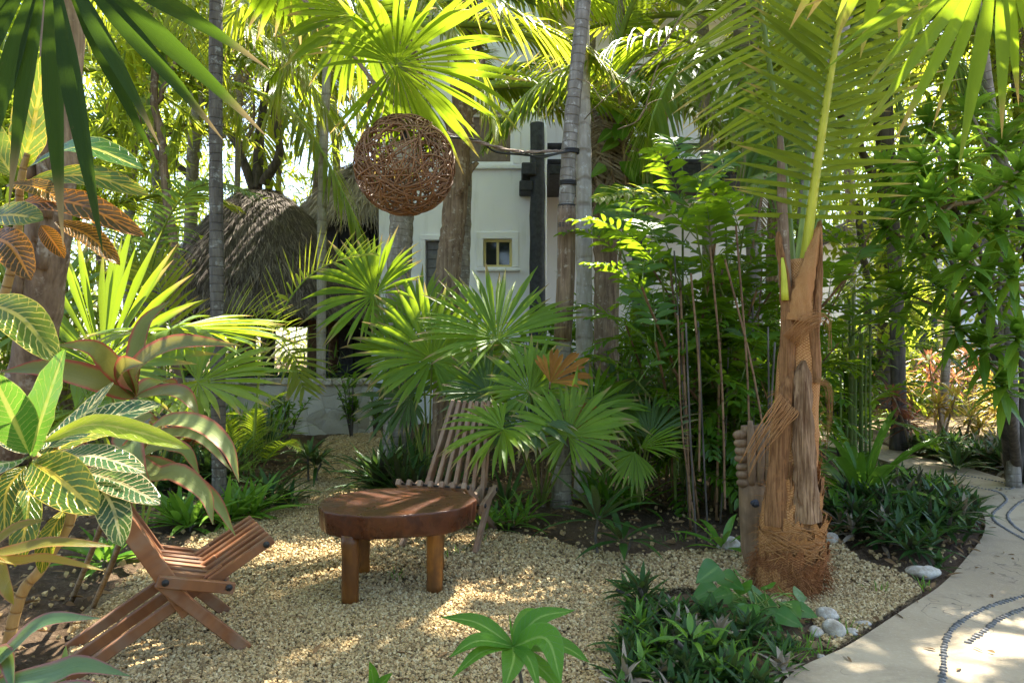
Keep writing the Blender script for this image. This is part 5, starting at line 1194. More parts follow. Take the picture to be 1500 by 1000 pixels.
def cover(name, label, poly, n, L, Wd, mat, hgt, el=(1.2, -.05), droop=.7, prof='lance', nl=13):
    poly = np.array([tuple(G(*q)[:2]) for q in poly]); lo, hi = poly.min(0), poly.max(0); g = Geo(); k = 0
    c = poly.mean(0); R = np.linalg.norm(poly-c, axis=1).mean()
    while k < n:
        x, y = rng.uniform(lo[0], hi[0]), rng.uniform(lo[1], hi[1])
        if not inside(poly, np.array([x]), np.array([y]))[0]: continue
        q = 1-min(1, math.hypot(x-c[0], y-c[1])/(R*1.25)); h = hgt*(.3+.7*q**.6)*rng.uniform(.35, 1.25)
        rosette(g, (x, y, h), int(nl*rng.uniform(.6, 1.2)), L*rng.uniform(.6, 1.2), Wd, el, droop, prof, int(rng.choice([0, 0, 0, 0, 0, 0, 1, 2])), nrm(np.array((rng.normal(0, .3), rng.normal(0, .3), 1.))), seg=5); k += 1
    o = g.build(name, [M[mat], M['lily'], M['dead']], None, (c[0], c[1], 0)); return stuff(o, label, 'ground cover')
cover('ground_cover', 'dense dark strappy ground cover mounded in the bend of the path', [(1215, 775), (1215, 730), (1290, 705), (1370, 712), (1415, 745), (1436, 778), (1412, 815), (1380, 838), (1320, 826), (1270, 806)], 210, .25, .035, 'dark', .20)
cover('ground_cover', 'low dark ground cover bank along the far side of the path', [(1335, 672), (1325, 655), (1420, 655), (1520, 668), (1600, 690), (1600, 735), (1500, 700), (1420, 682)], 230, .30, .045, 'dark', .16)
cover('ground_cover', 'dark leafy ground cover in the bed at the bottom edge', [(905, 1080), (900, 960), (925, 905), (960, 890), (1010, 905), (1075, 915), (1150, 948), (1165, 985), (1120, 1090)], 120, .17, .028, 'dark', .06, (1.2, .0))
strappy('strap_plant', 'upright dark stem with a leafy crown at the left end of the bottom bed', 940, 905, 16, .17, .03, 'dark', (1.2, -.1), .6, .17, 'lance', None, 'plant', None, 3, .06)
strappy('strap_plant', 'bright lime strap plant in the middle of the bottom bed', 1012, 985, 8, .20, .03, 'lily', (1.2, .2), 1.4, .16, 'lance')
strappy('strap_plant', 'grassy tuft beside the tiny stone at the path edge', 1150, 968, 12, .14, .008, 'lily', (1.4, .5), .8, 0, 'strap', None, 'plant', None, 3, .07)
def weeds():
    g = Geo()
    for (px, py) in ((1290, 868), (1240, 930), (1345, 858), (985, 790), (760, 760), (660, 812), (700, 800), (330, 815), (580, 850), (1180, 940), (1160, 955), (1205, 950)):
        for k in range(3):
            p = G(px+rng.normal(0, 8), py+rng.normal(0, 4)); rosette(g, p, 6, rng.uniform(.05, .1), .008, (1.4, .5), .6, 'strap', seg=3)
    stuff(g.build('weeds', M['lily']), 'sparse tiny green weeds sprouting in the gravel and soil', 'weeds')
weeds()
# shrub below wall and the small areca beside the path
def bushy(name, label, base, stems, n, L, Wd, mat, H, spread, group=None, cat='shrub', prof='lance', droop=.6, rad=.008, stemmat='branch', whorl=False):
    base = np.asarray(base, float); t = thing(name, label, cat, base, group); g = Geo()
    for k in range(stems):
        az = rng.random()*6.283; lean = rng.uniform(.1, 1)*spread; tp = base+np.array((math.cos(az)*lean, math.sin(az)*lean, H*rng.uniform(.6, 1.05)))
        c = curve([base+np.array((math.cos(az), math.sin(az), 0))*.06*spread, (base+tp)/2+np.array((0, 0, .1*H)), tp], 16); s = Geo(); tube(s, c, np.linspace(rad*1.4, rad*.6, 16), 6); s.build('stem', M[stemmat], t, base)
        if whorl:
            rosette(g, tp, n, L, Wd, (1.25, -.5), droop, prof, seg=5, axis=nrm(c[-1]-c[-3])); rosette(g, c[11], n//2, L, Wd, (.9, -.3), droop, prof, seg=5)
        else:
            i = rng.integers(4, 16, n); az2 = rng.random(n)*6.283; e = rng.normal(.25, .4, n); d = np.stack([np.cos(az2)*np.cos(e), np.sin(az2)*np.cos(e), np.sin(e)], 1)
            leaves(g, c[i]+rng.normal(0, .015, (n, 3)), d, L*rng.uniform(.6, 1.2, n), Wd*rng.uniform(.8, 1.15, n), droop, .3, 5, prof)
    g.build('foliage', M[mat], t, base); return t
bushy('shrub', 'small leafy shrub growing against the low limestone wall', G(515, 640), 9, 22, .16, .055, 'shrub', 1.0, .4)
bushy('shrub', 'round leaved bush at the right end of the limestone wall', G(548, 640), 7, 20, .15, .06, 'shrub', .8, .3)
bushy('shrub', 'dark bush in front of the limestone wall near the sword plant', G(420, 652), 8, 24, .17, .06, 'shrub', .8, .45)
bushy('shrub', 'low shrub under the hut posts at the far left of the wall', G(300, 655), 9, 26, .18, .06, 'shrub', .9, .6)
def areca(label, base, n, L, LL, LW, H, mat='palm', group=None, name='areca_palm', el=(.7, 1.45), nl=26, canes=True, sag=1.5, v=.35, prof='linear', droop=.9, rach='rachis', azr=None, cat='palm', rad=.008):
    base = np.asarray(base, float); t = thing(name, label, cat, base, group)
    for k in range(n):
        az = rng.uniform(*azr) if azr else k*2.4+rng.normal(0, .2); b = base+np.array((rng.normal(0, .07), rng.normal(0, .07), H*rng.uniform(.3, 1) if H else 0))
        if H:
            g = Geo(); tube(g, curve([np.array((b[0], b[1], 0))*1., b], 5), rad*1.5, 6); g.build('cane', M['cane_green'], t, base)
        g = Geo(); frond(g, arch(b, az, rng.uniform(*el), L*rng.uniform(.75, 1.1), sag), nl, LL, LW, t0=.25, v=v, rad=rad, n=5, droop=droop, prof=prof); g.build('frond', [M[rach], M[mat]], t, base)
    return t
areca('fine leaved small areca palm beside the gravel path on the left', G(365, 700), 12, 1.0, .22, .014, .12)
areca('dim small areca palm deep in the left bed behind the cordyline', G(300, 690), 9, 1.1, .25, .018, .1)
def key_frond(label, base, ctrl, nl, LL, LW, mats, name='areca_palm', more=(), **k):
    base = np.asarray(base, float); t = thing(name, label, 'palm', base)
    g = Geo(); frond(g, [P(*c) for c in ctrl], nl, LL, LW, **k); g.build('frond', mats, t, base)
    for (c2, kk) in more:
        g = Geo(); frond(g, [P(*c) for c in c2], nl, LL, LW, **{**k, **kk}); g.build('frond', mats, t, base)
    return t
key_frond('areca palm with one bright arched frond in front of the dark hut', G(300, 690), [(372, 640, 6.5), (385, 520, 6.3), (430, 430, 6.1), (480, 388, 6.0), (548, 372, 5.9)], 26, .56, .035, [M['rachis'], M['palm_yellow']], more=[
    ([(300, 640, 6.6), (330, 540, 6.4), (380, 490, 6.2), (425, 520, 6.0), (445, 570, 6.0)], {}), ([(280, 600, 6.6), (250, 480, 6.5), (220, 400, 6.5), (150, 370, 6.4)], {}), ([(330, 640, 6.6), (300, 520, 6.2), (350, 470, 5.9), (420, 480, 5.6)], {})], t0=.22, v=.55, sweep=(1.25, .75), droop=.35, rad=.013, upv=(0, -.7, 1))
# ------------------------------------------------------------------ clump of bamboo palm
def bamboo():
    base = G(1062, 745); t = thing('bamboo_palm', 'tall dense clump of bamboo palm with glossy leaflets and brown canes', 'palm', base, None)
    tops = [(905, 350), (930, 350), (965, 360), (985, 540), (1040, 560), (1085, 560), (1060, 620), (1020, 620), (935, 560), (1015, 300), (1050, 340), (1000, 250), (1035, 300), (1060, 260), (1095, 300), (1120, 260), (985, 380), (1010, 420), (1070, 380), (1110, 420), (940, 420), (1050, 460), (960, 500), (1100, 520), (1215, 300), (1245, 400), (1230, 500), (1275, 340), (1030, 350), (1085, 470), (1200, 430), (915, 470), (1000, 520)]
    for (px, py) in tops:
        D = rng.uniform(4.9, 6.3); tp = P(px, py, D); b = base+np.array((rng.uniform(-.38, .45), rng.uniform(-.15, .5), 0)); b[0] += (tp[0]-base[0])*.25
        c = curve([b, b+(tp-b)*np.array((.3, .3, .5))+(0, 0, .1), tp], 20); g = Geo(); tube(g, c, np.linspace(.015, .008, 20)*rng.uniform(.7, 1.25), 7); cane = g.build('cane', M['cane'] if rng.random() < .4 else M['cane_green'], t, base)
        g = Geo()
        for k in range(8):
            i = 19-k*2; az = k*2.4+rng.random()*2; frond(g, arch(c[i], az, .95-.14*k+rng.normal(0, .12), rng.uniform(.55, .85), 1.5), 11, .24, .046, t0=.22, v=.12, sweep=(1.2, .75), droop=.8, rad=.005, n=5, sides=4, prof='lance')
        f = g.build('foliage', [M['cane_green'], M['bamboo']], cane); f.data.transform(Matrix.Translation(-Vector(base)))
    g = Geo()
    frond(g, [P(1000, 300, 5.2), P(965, 285, 5.1), P(915, 282, 5.0), P(874, 292, 4.95)], 12, .26, .05, t0=.25, v=.05, sweep=(1.35, .9), droop=.5, rad=.006, prof='lance', upv=(0, -.6, 1)); g.build('sunlit_frond', [M['cane_green'], M['palm_yellow']], t, base)
    for k in range(15):
        xx = rng.uniform(1000, 1128); D = rng.uniform(4.9, 5.7); a, b = P(1062+(xx-1062)*1.5+rng.normal(0, 12), rng.uniform(330, 520), D), P(xx, 0, D); b[2] = 0
        g = Geo(); tube(g, curve([b, (a+b)/2+(rng.normal(0, .03), 0, 0), a], 10), rng.uniform(.006, .011), 6); g.build('cane', M['branch'] if k % 3 else M['cane'], t, base)
    for (x0, y0, x1, y1) in ((1078, 330, 1100, 775), (1040, 360, 1062, 745), (1128, 690, 1062, 380), (1024, 690, 1012, 400)):
        g = Geo(); a, b = P(x0, y0, 5.0), P(x1, y1, 5.0); tube(g, curve([a, (a+b)/2+(.03, 0, 0), b], 10), .008, 7); g.build('cane', M['cane'], t, base)
bamboo()
areca('low bamboo palm shoots at the left foot of the tall clump', G(985, 700), 16, .9, .24, .04, .55, 'bamboo', None, 'bamboo_palm', nl=11, prof='lance', v=.15, rach='cane_green')
areca('feathery blue green palm between pale trunk and bamboo palm', G(905, 672), 14, 1.3, .3, .022, .3, 'palm_blue')
bushy('shrub', 'leafy green shrub right of the pale palm trunk', G(905, 655), 14, 34, .24, .06, 'shrub', 1.9, .7)
bushy('shrub', 'bright shrub in front of the window of the white house', P(790, 0, 10.5)*np.array((1, 1, 0)), 10, 30, .3, .10, 'shrub', 2.3, .8)
bushy('shrub', 'dark shrub between timber post and ringed trunk', P(805, 0, 9.)*np.array((1, 1, 0)), 12, 34, .24, .07, 'shrub', 1.8, .7)
bushy('philodendron', 'philodendron with round bright leaves below the grey door', P(598, 0, 9.5)*np.array((1, 1, 0)), 6, 7, .42, .26, 'aroid', 2.2, .5, None, 'plant', 'heart', .8)
areca('silvery fan of leaflets in front of the house wall', P(715, 0, 9.5)*np.array((1, 1, 0)), 12, 1.5, .45, .03, .7, 'palm_blue')
# ------------------------------------------------------------------ dracaena tree and plants on the right
def dracaena():
    base = G(1492, 655); base = np.array((base[0]*.72, base[1]*.72, 0)); D0 = base[1]; t = thing('dracaena_tree', 'multi stemmed dracaena tree with bright green leaf tufts on the right', 'tree', base)
    tips = [(1350, 240, 5.4), (1402, 232, 5.2), (1328, 285, 5.7), (1425, 300, 5.5), (1462, 330, 5.3), (1296, 330, 6.), (1382, 335, 5.9), (1442, 425, 5.4), (1402, 475, 5.6), (1482, 400, 5.2), (1492, 250, 5.2), (1492, 490, 5.3), (1440, 505, 5.6), (1318, 425, 6.2), (1365, 290, 5.2), (1300, 250, 6.2), (1415, 380, 5.2), (1470, 200, 5.8), (1420, 160, 6.4), (1360, 180, 6.6), (1525, 320, 5.4), (1520, 150, 5.6), (1470, 560, 5.6), (1380, 420, 6.0), (1340, 360, 6.4), (1460, 270, 6.2)]
    limbs = [[base, P(1500, 560, D0), P(1485, 470, D0), P(1440, 380, D0), P(1395, 300, 5.4)], [base+(.04, .05, 0), P(1478, 590, 6.0), P(1462, 500, 6.0), P(1445, 430, 5.9), P(1475, 330, 5.6)], [base+(-.05, .04, 0), P(1465, 560, 6.2), P(1440, 460, 6.3), P(1405, 400, 6.2), P(1350, 340, 6.1)], [base+(.1, 0, 0), P(1520, 500, 5.8), P(1505, 380, 5.6), P(1480, 250, 5.6)]]
    cs = []
    for l in limbs:
        g = Geo(); c = curve(l, 30); tube(g, c, np.linspace(.05, .02, 30), 9); g.build('limb', M['branch'], t, base); cs.append(c)
    allp = np.vstack([c[8:] for c in cs])
    for (px, py, D) in tips:
        tp = P(px, py, D); d = np.linalg.norm(allp-tp, axis=1)+.9*np.maximum(0, allp[:, 2]-tp[2]+.15); a = allp[d.argmin()]
        g = Geo(); c = curve([a, (a+tp)/2+(0, 0, -.08), tp], 10); tube(g, c, np.linspace(.018, .011, 10), 7); br = g.build('branch', M['branch_tan'], t, base)
        g = Geo(); ax = nrm(nrm(tp-a)+(0, 0, .9)); rosette(g, tp, 20, .36, .074, (1.3, -.3), .75, 'lance', 0, ax, 6, .3, .03); rosette(g, tp-ax*.10, 11, .38, .07, (.5, -.5), .9, 'lance', 0, ax, 6, .3, .04)
        f = g.build('foliage', M['drac'], br); f.data.transform(Matrix.Translation(-Vector(base)))
dracaena()
def ti(label, px, py, H, mat, n=24, L=.34, Wd=.05, crowns=1, group='cordylines beyond the curved path', D=None):
    p = G(px, py); t = thing('cordyline', label, 'cordyline', p, group); g = Geo()
    for k in range(crowns):
        h = H*(1 if k == 0 else rng.uniform(.55, .95)); tp = p+(rng.normal(0, .12), rng.normal(0, .1), h); c = curve([p+(rng.normal(0, .05), 0, 0), (p+tp)/2+(rng.normal(0, .04), 0, 0), tp], 12); s = Geo(); tube(s, c, .016, 7); s.build('stem', M['branch_tan'], t, p)
        rosette(g, tp, n, L, Wd, (1.35, -.6), .9, 'lance', 0, None, 5, .3, .03); rosette(g, c[9], n//2, L, Wd, (.4, -.5), 1., 'lance', 0, None, 5, .3, .03)
    g.build('foliage', M[mat], t, p)
ti('bronze cordyline standing alone nearest the path bend', 1333, 664, .78, 'cordy_red', crowns=2)
ti('gold leaved cordyline with a tan stem right of the bronze one', 1385, 652, .75, 'cordy_gold', crowns=2)
ti('tall dark red cordyline leaning over the gravel by the old stump', 1285, 628, 1.2, 'cordy_red', crowns=2, L=.4)
ti('pinkish cordyline in the sunlit row near the pale house', 1372, 622, 1.3, 'cordy_red', crowns=3, L=.4)
ti('golden cordyline cluster at the right end of the row', 1450, 640, 1.0, 'cordy_gold', crowns=3, L=.38)
ti('short green and gold cordyline between the bronze pair', 1418, 660, .5, 'cordy_gold', crowns=2, L=.3)
ti('yellow green cordyline under the dracaena stems', 1485, 655, .7, 'cordy_gold', crowns=2, L=.34)
ti('dull red cordyline behind the golden row', 1425, 615, 1.4, 'cordy_red', crowns=3, L=.42)
ti('small brown leaved cordyline at the foot of the dark tree', 1322, 616, 1.0, 'cordy_gold', crowns=2, L=.36)
strappy('strap_plant', 'green leafy clump at the far gravel edge behind the coconut trunk', 1228, 626, 22, .6, .08, 'lily', (1.2, 0), .9, .15, 'lance', None, 'plant', None, 4, .4)
strappy('strap_plant', 'dark strap clump overhanging the path at the right edge', 1470, 690, 16, .5, .055, 'dark', (1.1, 0), .8, .12, 'lance', None, 'plant', None, 4, .3)
def stump():
    p = G(1328, 600); t = thing('palm_stump', 'squat brown palm stump with green shoots on the far gravel', 'palm tree', p); g = Geo(); tube(g, curve([p, p+(.02, 0, 1.2)], 14), .2*(1+.1*rng.normal(0, 1, 14)), 12); g.build('trunk', M['trunk_brown'], t, p)
    for k in range(10):
        g = Geo(); frond(g, arch(p+(0, 0, 1.2), k*.63, 1.25-.05*(k % 3), 2.4, 1.1), 28, .5, .04, t0=.25, n=4, rad=.02); g.build('frond', [M['rachis'], M['palm_yellow']], t, p)
stump()

# ------------------------------------------------------------------ palms and trees: trunks, then crowns
def proto_fronds(n, L, LL, LW, mats, nl=44, sag=(1.4, 2.2), droop=(1., 1.8), v=.1, seg=5, rad=.022):
    out = []
    for k in range(n):
        g = Geo(); frond(g, arch((0, 0, 0), 0, .05, L, rng.uniform(*sag)*.55, 5, rng.normal(0, .2)), nl, LL, LW, t0=.16, v=v, sweep=(1.2, .5), droop=rng.uniform(*droop), rad=rad, n=seg, sides=5); o = g.build('frond', mats); out.append(o.data); bpy.data.objects.remove(o)
    return out
FR = {k: proto_fronds(4, 1., .26, .016, [M['rachis'], M[m]], 44) for k, m in (('g', 'palm'), ('y', 'palm_yellow'), ('b', 'palm_blue'))}
FR['d'] = proto_fronds(3, 1., .24, .014, [M['trunk_brown'], M['dead']], 34, (2., 2.6), (2., 3.), .0)
# spots of the garden that lie in sun through gaps between the crowns
SUNNY = np.array([P(90, 600, 1.88), P(180, 700, 1.85), P(200, 640, 1.8), P(300, 640, 2.4), P(200, 440, 3.7), P(120, 430, 3.8), P(280, 430, 3.7), P(350, 480, 3.4), P(620, 740, 4.0), G(330, 975), G(1440, 970),
                  P(728, 470, 5.5), P(776, 545, 5.1), P(700, 170, 3.9), P(832, 610, 4.9), P(640, 480, 5.8), P(1000, 380, 5.3), P(320, 700, 5.9), P(960, 600, 5.2), P(450, 420, 6.), P(430, 285, 13.6), P(400, 282, 13.6), P(460, 310, 13.2), G(1400, 640), P(890, 300, 4.9), P(1350, 100, 1.8), P(60, 320, 2.05), P(1400, 235, 5.2), P(540, 430, 6.0)])
def palm(label, base, pts, r0, r1, mat, nf, FL, kinds='gggy', group=None, skirt=0, name='palm_tree', el=(1.25, -.35), boots=0, seed=0, az0=0.):
    """tapered ringed trunk along pts, crown of nf fronds of length FL"""
    base = np.asarray(base, float); t = thing(name, label, 'palm tree', base, group); g = Geo(); c = curve([base]+[np.asarray(p, float) for p in pts], 70); rs = np.random.default_rng(seed+11)
    rr = np.linspace(r0, r1, 70); rr[:6] *= np.linspace(1.35, 1.0, 6); rr = rr*(1+.035*rs.normal(0, 1, 70)); tube(g, c, rr, 14); g.build('trunk', M[mat], t, base)
    top = c[-1]-base
    def blocks(az, e, L):
        q = np.linspace(.12, 1, 9); pt = c[-1]+np.stack([L*q*math.cos(e)*math.cos(az), L*q*math.cos(e)*math.sin(az), L*q*math.sin(e)-.42*L*q*q], 1)
        w = pt[None]-SUNNY[:, None]; along = w@np.array(SUN_DIR); dist = np.linalg.norm(w-along[..., None]*np.array(SUN_DIR), axis=-1)
        return bool(((dist < .13*L) & (along > .4)).any())
    def add(mesh, az, e, sc, roll=0., nm='frond'):
        o = bpy.data.objects.new(nm, mesh); COL.objects.link(o); o.parent = t; o.location = tuple(top); o.rotation_euler = (roll, -e, az); o.scale = (sc,)*3
    for k in range(nf):
        q = (k+.5)/nf; az = az0+k*2.39996+rs.normal(0, .15); e = el[0]+(el[1]-el[0])*q+rs.normal(0, .1); kd = kinds[rs.integers(len(kinds))]; tr = 0
        while blocks(az, e, FL) and tr < 9: az += .3; e += .08*(tr % 3-1); tr += 1
        if tr >= 9: continue
        add(FR[kd][rs.integers(4)], az, e, FL*rs.uniform(.82, 1.1), rs.normal(0, .25))
    for k in range(skirt):
        az = k*2.39996+rs.random(); add(FR['d'][rs.integers(3)], az, -1.2+rs.normal(0, .15), FL*rs.uniform(.4, .75), rs.normal(0, .6), 'dead_frond')
    for k in range(boots):
        g = Geo(); i = 69-int(k*3.1); a = k*2.4; d = np.array((math.cos(a), math.sin(a), 0)); b = c[i]+d*rr[i]*.6
        tube(g, curve([b, b+d*.05+(0, 0, .14), b+d*rng.uniform(.08, .2)+(0, 0, rng.uniform(.2, .34))], 7), np.linspace(.075, .025, 7), 6, flat=.5); g.build('frond_base', M['trunk_brown'], t, base)
    return t
B = lambda px, D: np.array(((px-750)/1000*D, D, 0.))
palm('leaning pale ringed palm tied with black bands holding the lamp rope', B(822, 6.05), [P(826, 480, 6.05), P(832, 250, 6.05), P(845, 100, 6.05), P(862, -60, 6.05), P(890, -330, 6.0)], .074, .058, 'trunk_grey', 24, 2.5, 'ggy', seed=2, az0=1.2)
palm('straight pale palm trunk right behind the tied ringed palm', B(856, 6.4), [P(856, 480, 6.4), P(855, 250, 6.4), P(853, 100, 6.5), P(850, -200, 6.6), P(840, -480, 6.7)], .080, .065, 'trunk_pale', 22, 2.4, 'gg', seed=3)
tpl = [o for o in bpy.data.objects if o.get('label', '').startswith('leaning pale ringed')][0]
for (py, tx) in ((222, 836), (268, 832), (303, 830), (330, 829.5)):
    g = Geo(); c = P(tx, py, 6.05)-np.array(tpl.location); a = np.linspace(0, 6.6, 26)
    for k in range(3): tube(g, c+np.c_[.072*np.cos(a), .072*np.sin(a), np.full(26, (k-1)*.014)+.006*np.sin(a)], .008, 5)
    g.build('band', M['cable'], tpl)
g = Geo(); c = curve([P(830, 303, 6.05), P(829, 400, 6.05), P(824, 500, 6.05)], 14); tube(g, c, .080, 14); g.build('bark_sleeve', M['trunk_brown'], tpl, tuple(tpl.location))
palm('stout ringed palm rising behind the wicker lamp', B(582, 8.2), [P(584, 430, 8.2), P(588, 330, 8.2), P(592, 200, 8.2), P(590, 40, 8.2)], .16, .125, 'trunk_grey', 11, 2.3, 'gyb', skirt=4, seed=4, el=(1.2, .1))
palm('palm with a peeling trunk in front of the grey house door', B(652, 7.6), [P(655, 430, 7.6), P(664, 330, 7.6), P(672, 230, 7.6), P(680, 130, 7.6)], .15, .12, 'trunk_brown', 11, 2.2, 'gyy', skirt=0, boots=12, seed=5, az0=.5, el=(1.2, .15))
palm('shaggy palm wearing a skirt of grey dead fronds beside the balcony', B(888, 8.2), [P(888, 420, 8.2), P(886, 300, 8.2), P(890, 130, 8.2)], .15, .14, 'trunk_brown', 11, 2.4, 'ggb', skirt=34, seed=6, boots=6)
palm('tall coconut palm behind the bamboo palm clump', B(1105, 8.6), [P(1105, 400, 8.6), P(1095, 200, 8.4), P(1065, -230, 7.6)], .1, .08, 'trunk_grey', 26, 2.7, 'ggy', seed=7)  # crown raised out of view and leaned forward to shade the gravel
palm('dark trunked palm beyond the dracaena near the pale house', B(1318, 9.6), [P(1312, 420, 9.6), P(1300, 200, 9.6), P(1290, -40, 9.6)], .10, .08, 'branch', 11, 2.6, 'gyb', seed=8, skirt=4)
palm('palm arching its fronds over the thatched roof top', B(275, 15.), [P(280, 300, 15.), P(290, 120, 14.8), P(300, -40, 14.5)], .14, .12, 'trunk_grey', 11, 3.3, 'yyg', seed=9, el=(1.2, .1))
palm('palm right of the hut with long golden fronds', B(470, 12.2), [P(472, 300, 12.2), P(478, 120, 12.2), P(482, -30, 12.2)], .085, .075, 'trunk_pale', 11, 3.2, 'ygg', seed=10, el=(1.2, .1))
palm('feathery palm added behind the coconut trunk and leaning right to shade the path', B(1170, 5.5), [P(1172, 450, 5.5), P(1195, 200, 5.6), P(1290, -150, 5.8)], .06, .05, 'trunk_grey', 22, 2.2, 'gyb', seed=41)  # trunk hidden, crown set over the path to break up its sunlight
palm('slender palm added behind the dracaena stems at the right edge to shade the path', B(1485, 6.9), [P(1478, 450, 6.9), P(1450, 150, 6.7), P(1400, -180, 6.4)], .055, .045, 'trunk_grey', 22, 2.2, 'gyb', seed=42)  # extra palm, added so its crown shades the right part of the path
palm('tall slim palm added behind the shaggy palm with its crown high above to shade the gravel', B(884, 9.0), [P(886, 420, 9.), P(900, 100, 8.6), P(960, -330, 7.6)], .06, .05, 'trunk_grey', 26, 2.6, 'ggb', seed=43, el=(1.1, -.5))  # extra palm with hidden trunk, its high crown added to shade the gravel
specs = [
 ('slim palm with golden fronds beside the crooked tree', 335, 15.2, 80, .07, 'trunk_grey', 14, 3.4, 'yyg'),
 ('palm spilling yellow fronds behind the ringed fan palm', 235, 11.2, 110, .07, 'trunk_grey', 14, 2.8, 'yyg'),
 ('bright palm crown above the pavilion roof', 452, 18.8, 90, .08, 'trunk_grey', 14, 4.0, 'yyg'),
 ('palm crown in the gap left of the lamp rope', 395, 18., 30, .08, 'trunk_grey', 14, 4.0, 'ygg'),
 ('high palm crown between the two coconut fronds', 1112, 9.4, -60, .07, 'trunk_grey', 13, 2.8, 'yyg'),
 ('sunlit palm crown above the dracaena', 1380, 11.5, 20, .07, 'trunk_grey', 14, 3.2, 'yyg'),
 ('yellow palm at the top of the right edge', 1470, 9.8, -40, .07, 'trunk_grey', 13, 2.8, 'yyb'),
 ('shaded palm low behind the tall orange croton', 150, 12.5, 220, .08, 'trunk_brown', 13, 2.8, 'gyb'),
 ('background palm at the far left behind the orange croton', 30, 8.5, 90, .11, 'trunk_brown', 10, 2.4, 'gyb'),
 ('background palm left of the hut beside the crooked branches', 190, 12.5, -20, .1, 'trunk_grey', 11, 3.0, 'ygg'),
 ('pale background palm rising above the hut from the left', 285, 18., 40, .11, 'trunk_pale', 11, 3.4, 'yyg'),
 ('yellow crowned palm behind the stout ringed palm', 588, 10.5, -40, .11, 'trunk_grey', 11, 3.0, 'yyg'),
 ('sunlit palm above the upper house window', 668, 9.2, -40, .11, 'trunk_grey', 11, 2.8, 'yyg'),
 ('golden palm crown in front of the roof beside the pale trunk', 857, 11.5, -40, .11, 'trunk_grey', 11, 3.2, 'yyy'),
 ('palm crown overhanging the balcony rail', 1035, 10.5, 20, .11, 'trunk_grey', 11, 2.9, 'gyg'),
 ('blue grey palm hanging above the dracaena tree', 1500, 8.2, 20, .1, 'trunk_grey', 11, 2.4, 'bbg'),
 ('bright palm at the far right behind the dracaena tree', 1545, 11., 60, .11, 'trunk_grey', 11, 3.2, 'yyg'),
 ('far palm between pale house and coconut fronds', 1240, 16., 0, .12, 'trunk_grey', 12, 3.6, 'ygy'),
 ('low palm in front of the white house corner', 1140, 12.5, 220, .12, 'trunk_brown', 11, 2.6, 'ggb'),
 ('low green palm at the far left beneath taller crowns', 110, 9.2, 330, .12, 'trunk_brown', 11, 2.2, 'gyg'),
 ('tall distant palm at the far left edge', -60, 13.5, 0, .12, 'trunk_grey', 11, 3.4, 'yyg'),
 ('palm in the gap above the far thatched pavilion', 500, 21., 20, .13, 'trunk_grey', 12, 4.0, 'yyg'),
 ('distant palm at the right edge beyond the gold cordylines', 1620, 14., 100, .12, 'trunk_grey', 11, 3.4, 'yyg'),
]
for i, (lab, px, D, py, r, mt, nf, FL, kd) in enumerate(specs):
    tp = P(px+rng.uniform(-25, 25), py, D); palm(lab, B(px, D), [(B(px, D)+tp)/2+np.array((rng.normal(0, .08), 0, 0)), tp], r, r*.85, mt, nf, FL, kd, 'palms crowded behind the garden', seed=20+i, skirt=3 if i % 3 == 0 else 0, el=(1.2, -.05))
# big hanging coconut fronds picked out in front of the crowd
key_frond('coconut palm with broad ribbed fronds hanging behind the hut', B(330, 12.5), [(330, 20, 12.4), (400, 110, 12.2), (470, 220, 12.0), (530, 350, 11.9), (562, 490, 11.8)], 66, 1.5, .065, [M['rachis'], M['palm']], 'coconut_palm', more=[([(330, 20, 12.4), (280, 120, 12.), (240, 260, 11.8), (225, 400, 11.6)], {}), ([(330, 20, 12.4), (380, 60, 13.5), (480, 150, 14.), (560, 270, 14.)], {}), ([(330, 20, 12.4), (300, 10, 11.4), (240, 60, 10.8), (200, 190, 10.4)], {})], t0=.1, v=-.1, sweep=(1.0, .45), droop=.7, rad=.045)
key_frond('palm with golden leaflets hanging like a curtain left of the wicker lamp', B(180, 8.5), [(215, -60, 8.2), (290, 0, 8.), (380, 50, 7.8), (450, 120, 7.7), (500, 200, 7.6)], 56, .85, .032, [M['rachis'], M['palm_yellow']], 'coconut_palm', more=[([(215, -60, 8.2), (200, 10, 8.), (180, 100, 8.), (190, 200, 8.)], {}), ([(215, -60, 8.2), (270, 30, 8.4), (330, 110, 8.6), (360, 210, 8.6)], {}), ([(215, -60, 8.2), (120, 0, 8.2), (40, 80, 8.2), (0, 180, 8.2)], {}), ([(215, -60, 8.2), (300, -70, 8.6), (420, -30, 9.), (520, 60, 9.2)], {})], t0=.06, v=-.15, sweep=(1.0, .5), droop=1.6, rad=.025)
key_frond('fine leaved palm arching feathery fronds between the ringed palm and the lamp', B(262, 6.4), [(255, -120, 6.4), (310, -40, 6.2), (380, 20, 6.0), (440, 90, 5.9), (470, 170, 5.9)], 60, .62, .020, [M['rachis'], M['palm_yellow']], 'areca_palm', more=[([(255, -120, 6.4), (300, -80, 6.2), (400, -60, 6.0), (500, -10, 5.9), (560, 80, 5.9)], {}), ([(255, -120, 6.4), (260, -20, 6.2), (290, 70, 6.1), (330, 160, 6.1)], {}), ([(255, -120, 6.4), (200, -60, 6.2), (130, 10, 6.1), (90, 110, 6.1)], {}), ([(255, -120, 6.4), (330, -60, 6.8), (420, 20, 7.), (450, 130, 7.)], {})], t0=.06, v=-.05, sweep=(1.05, .5), droop=1.3, rad=.016)
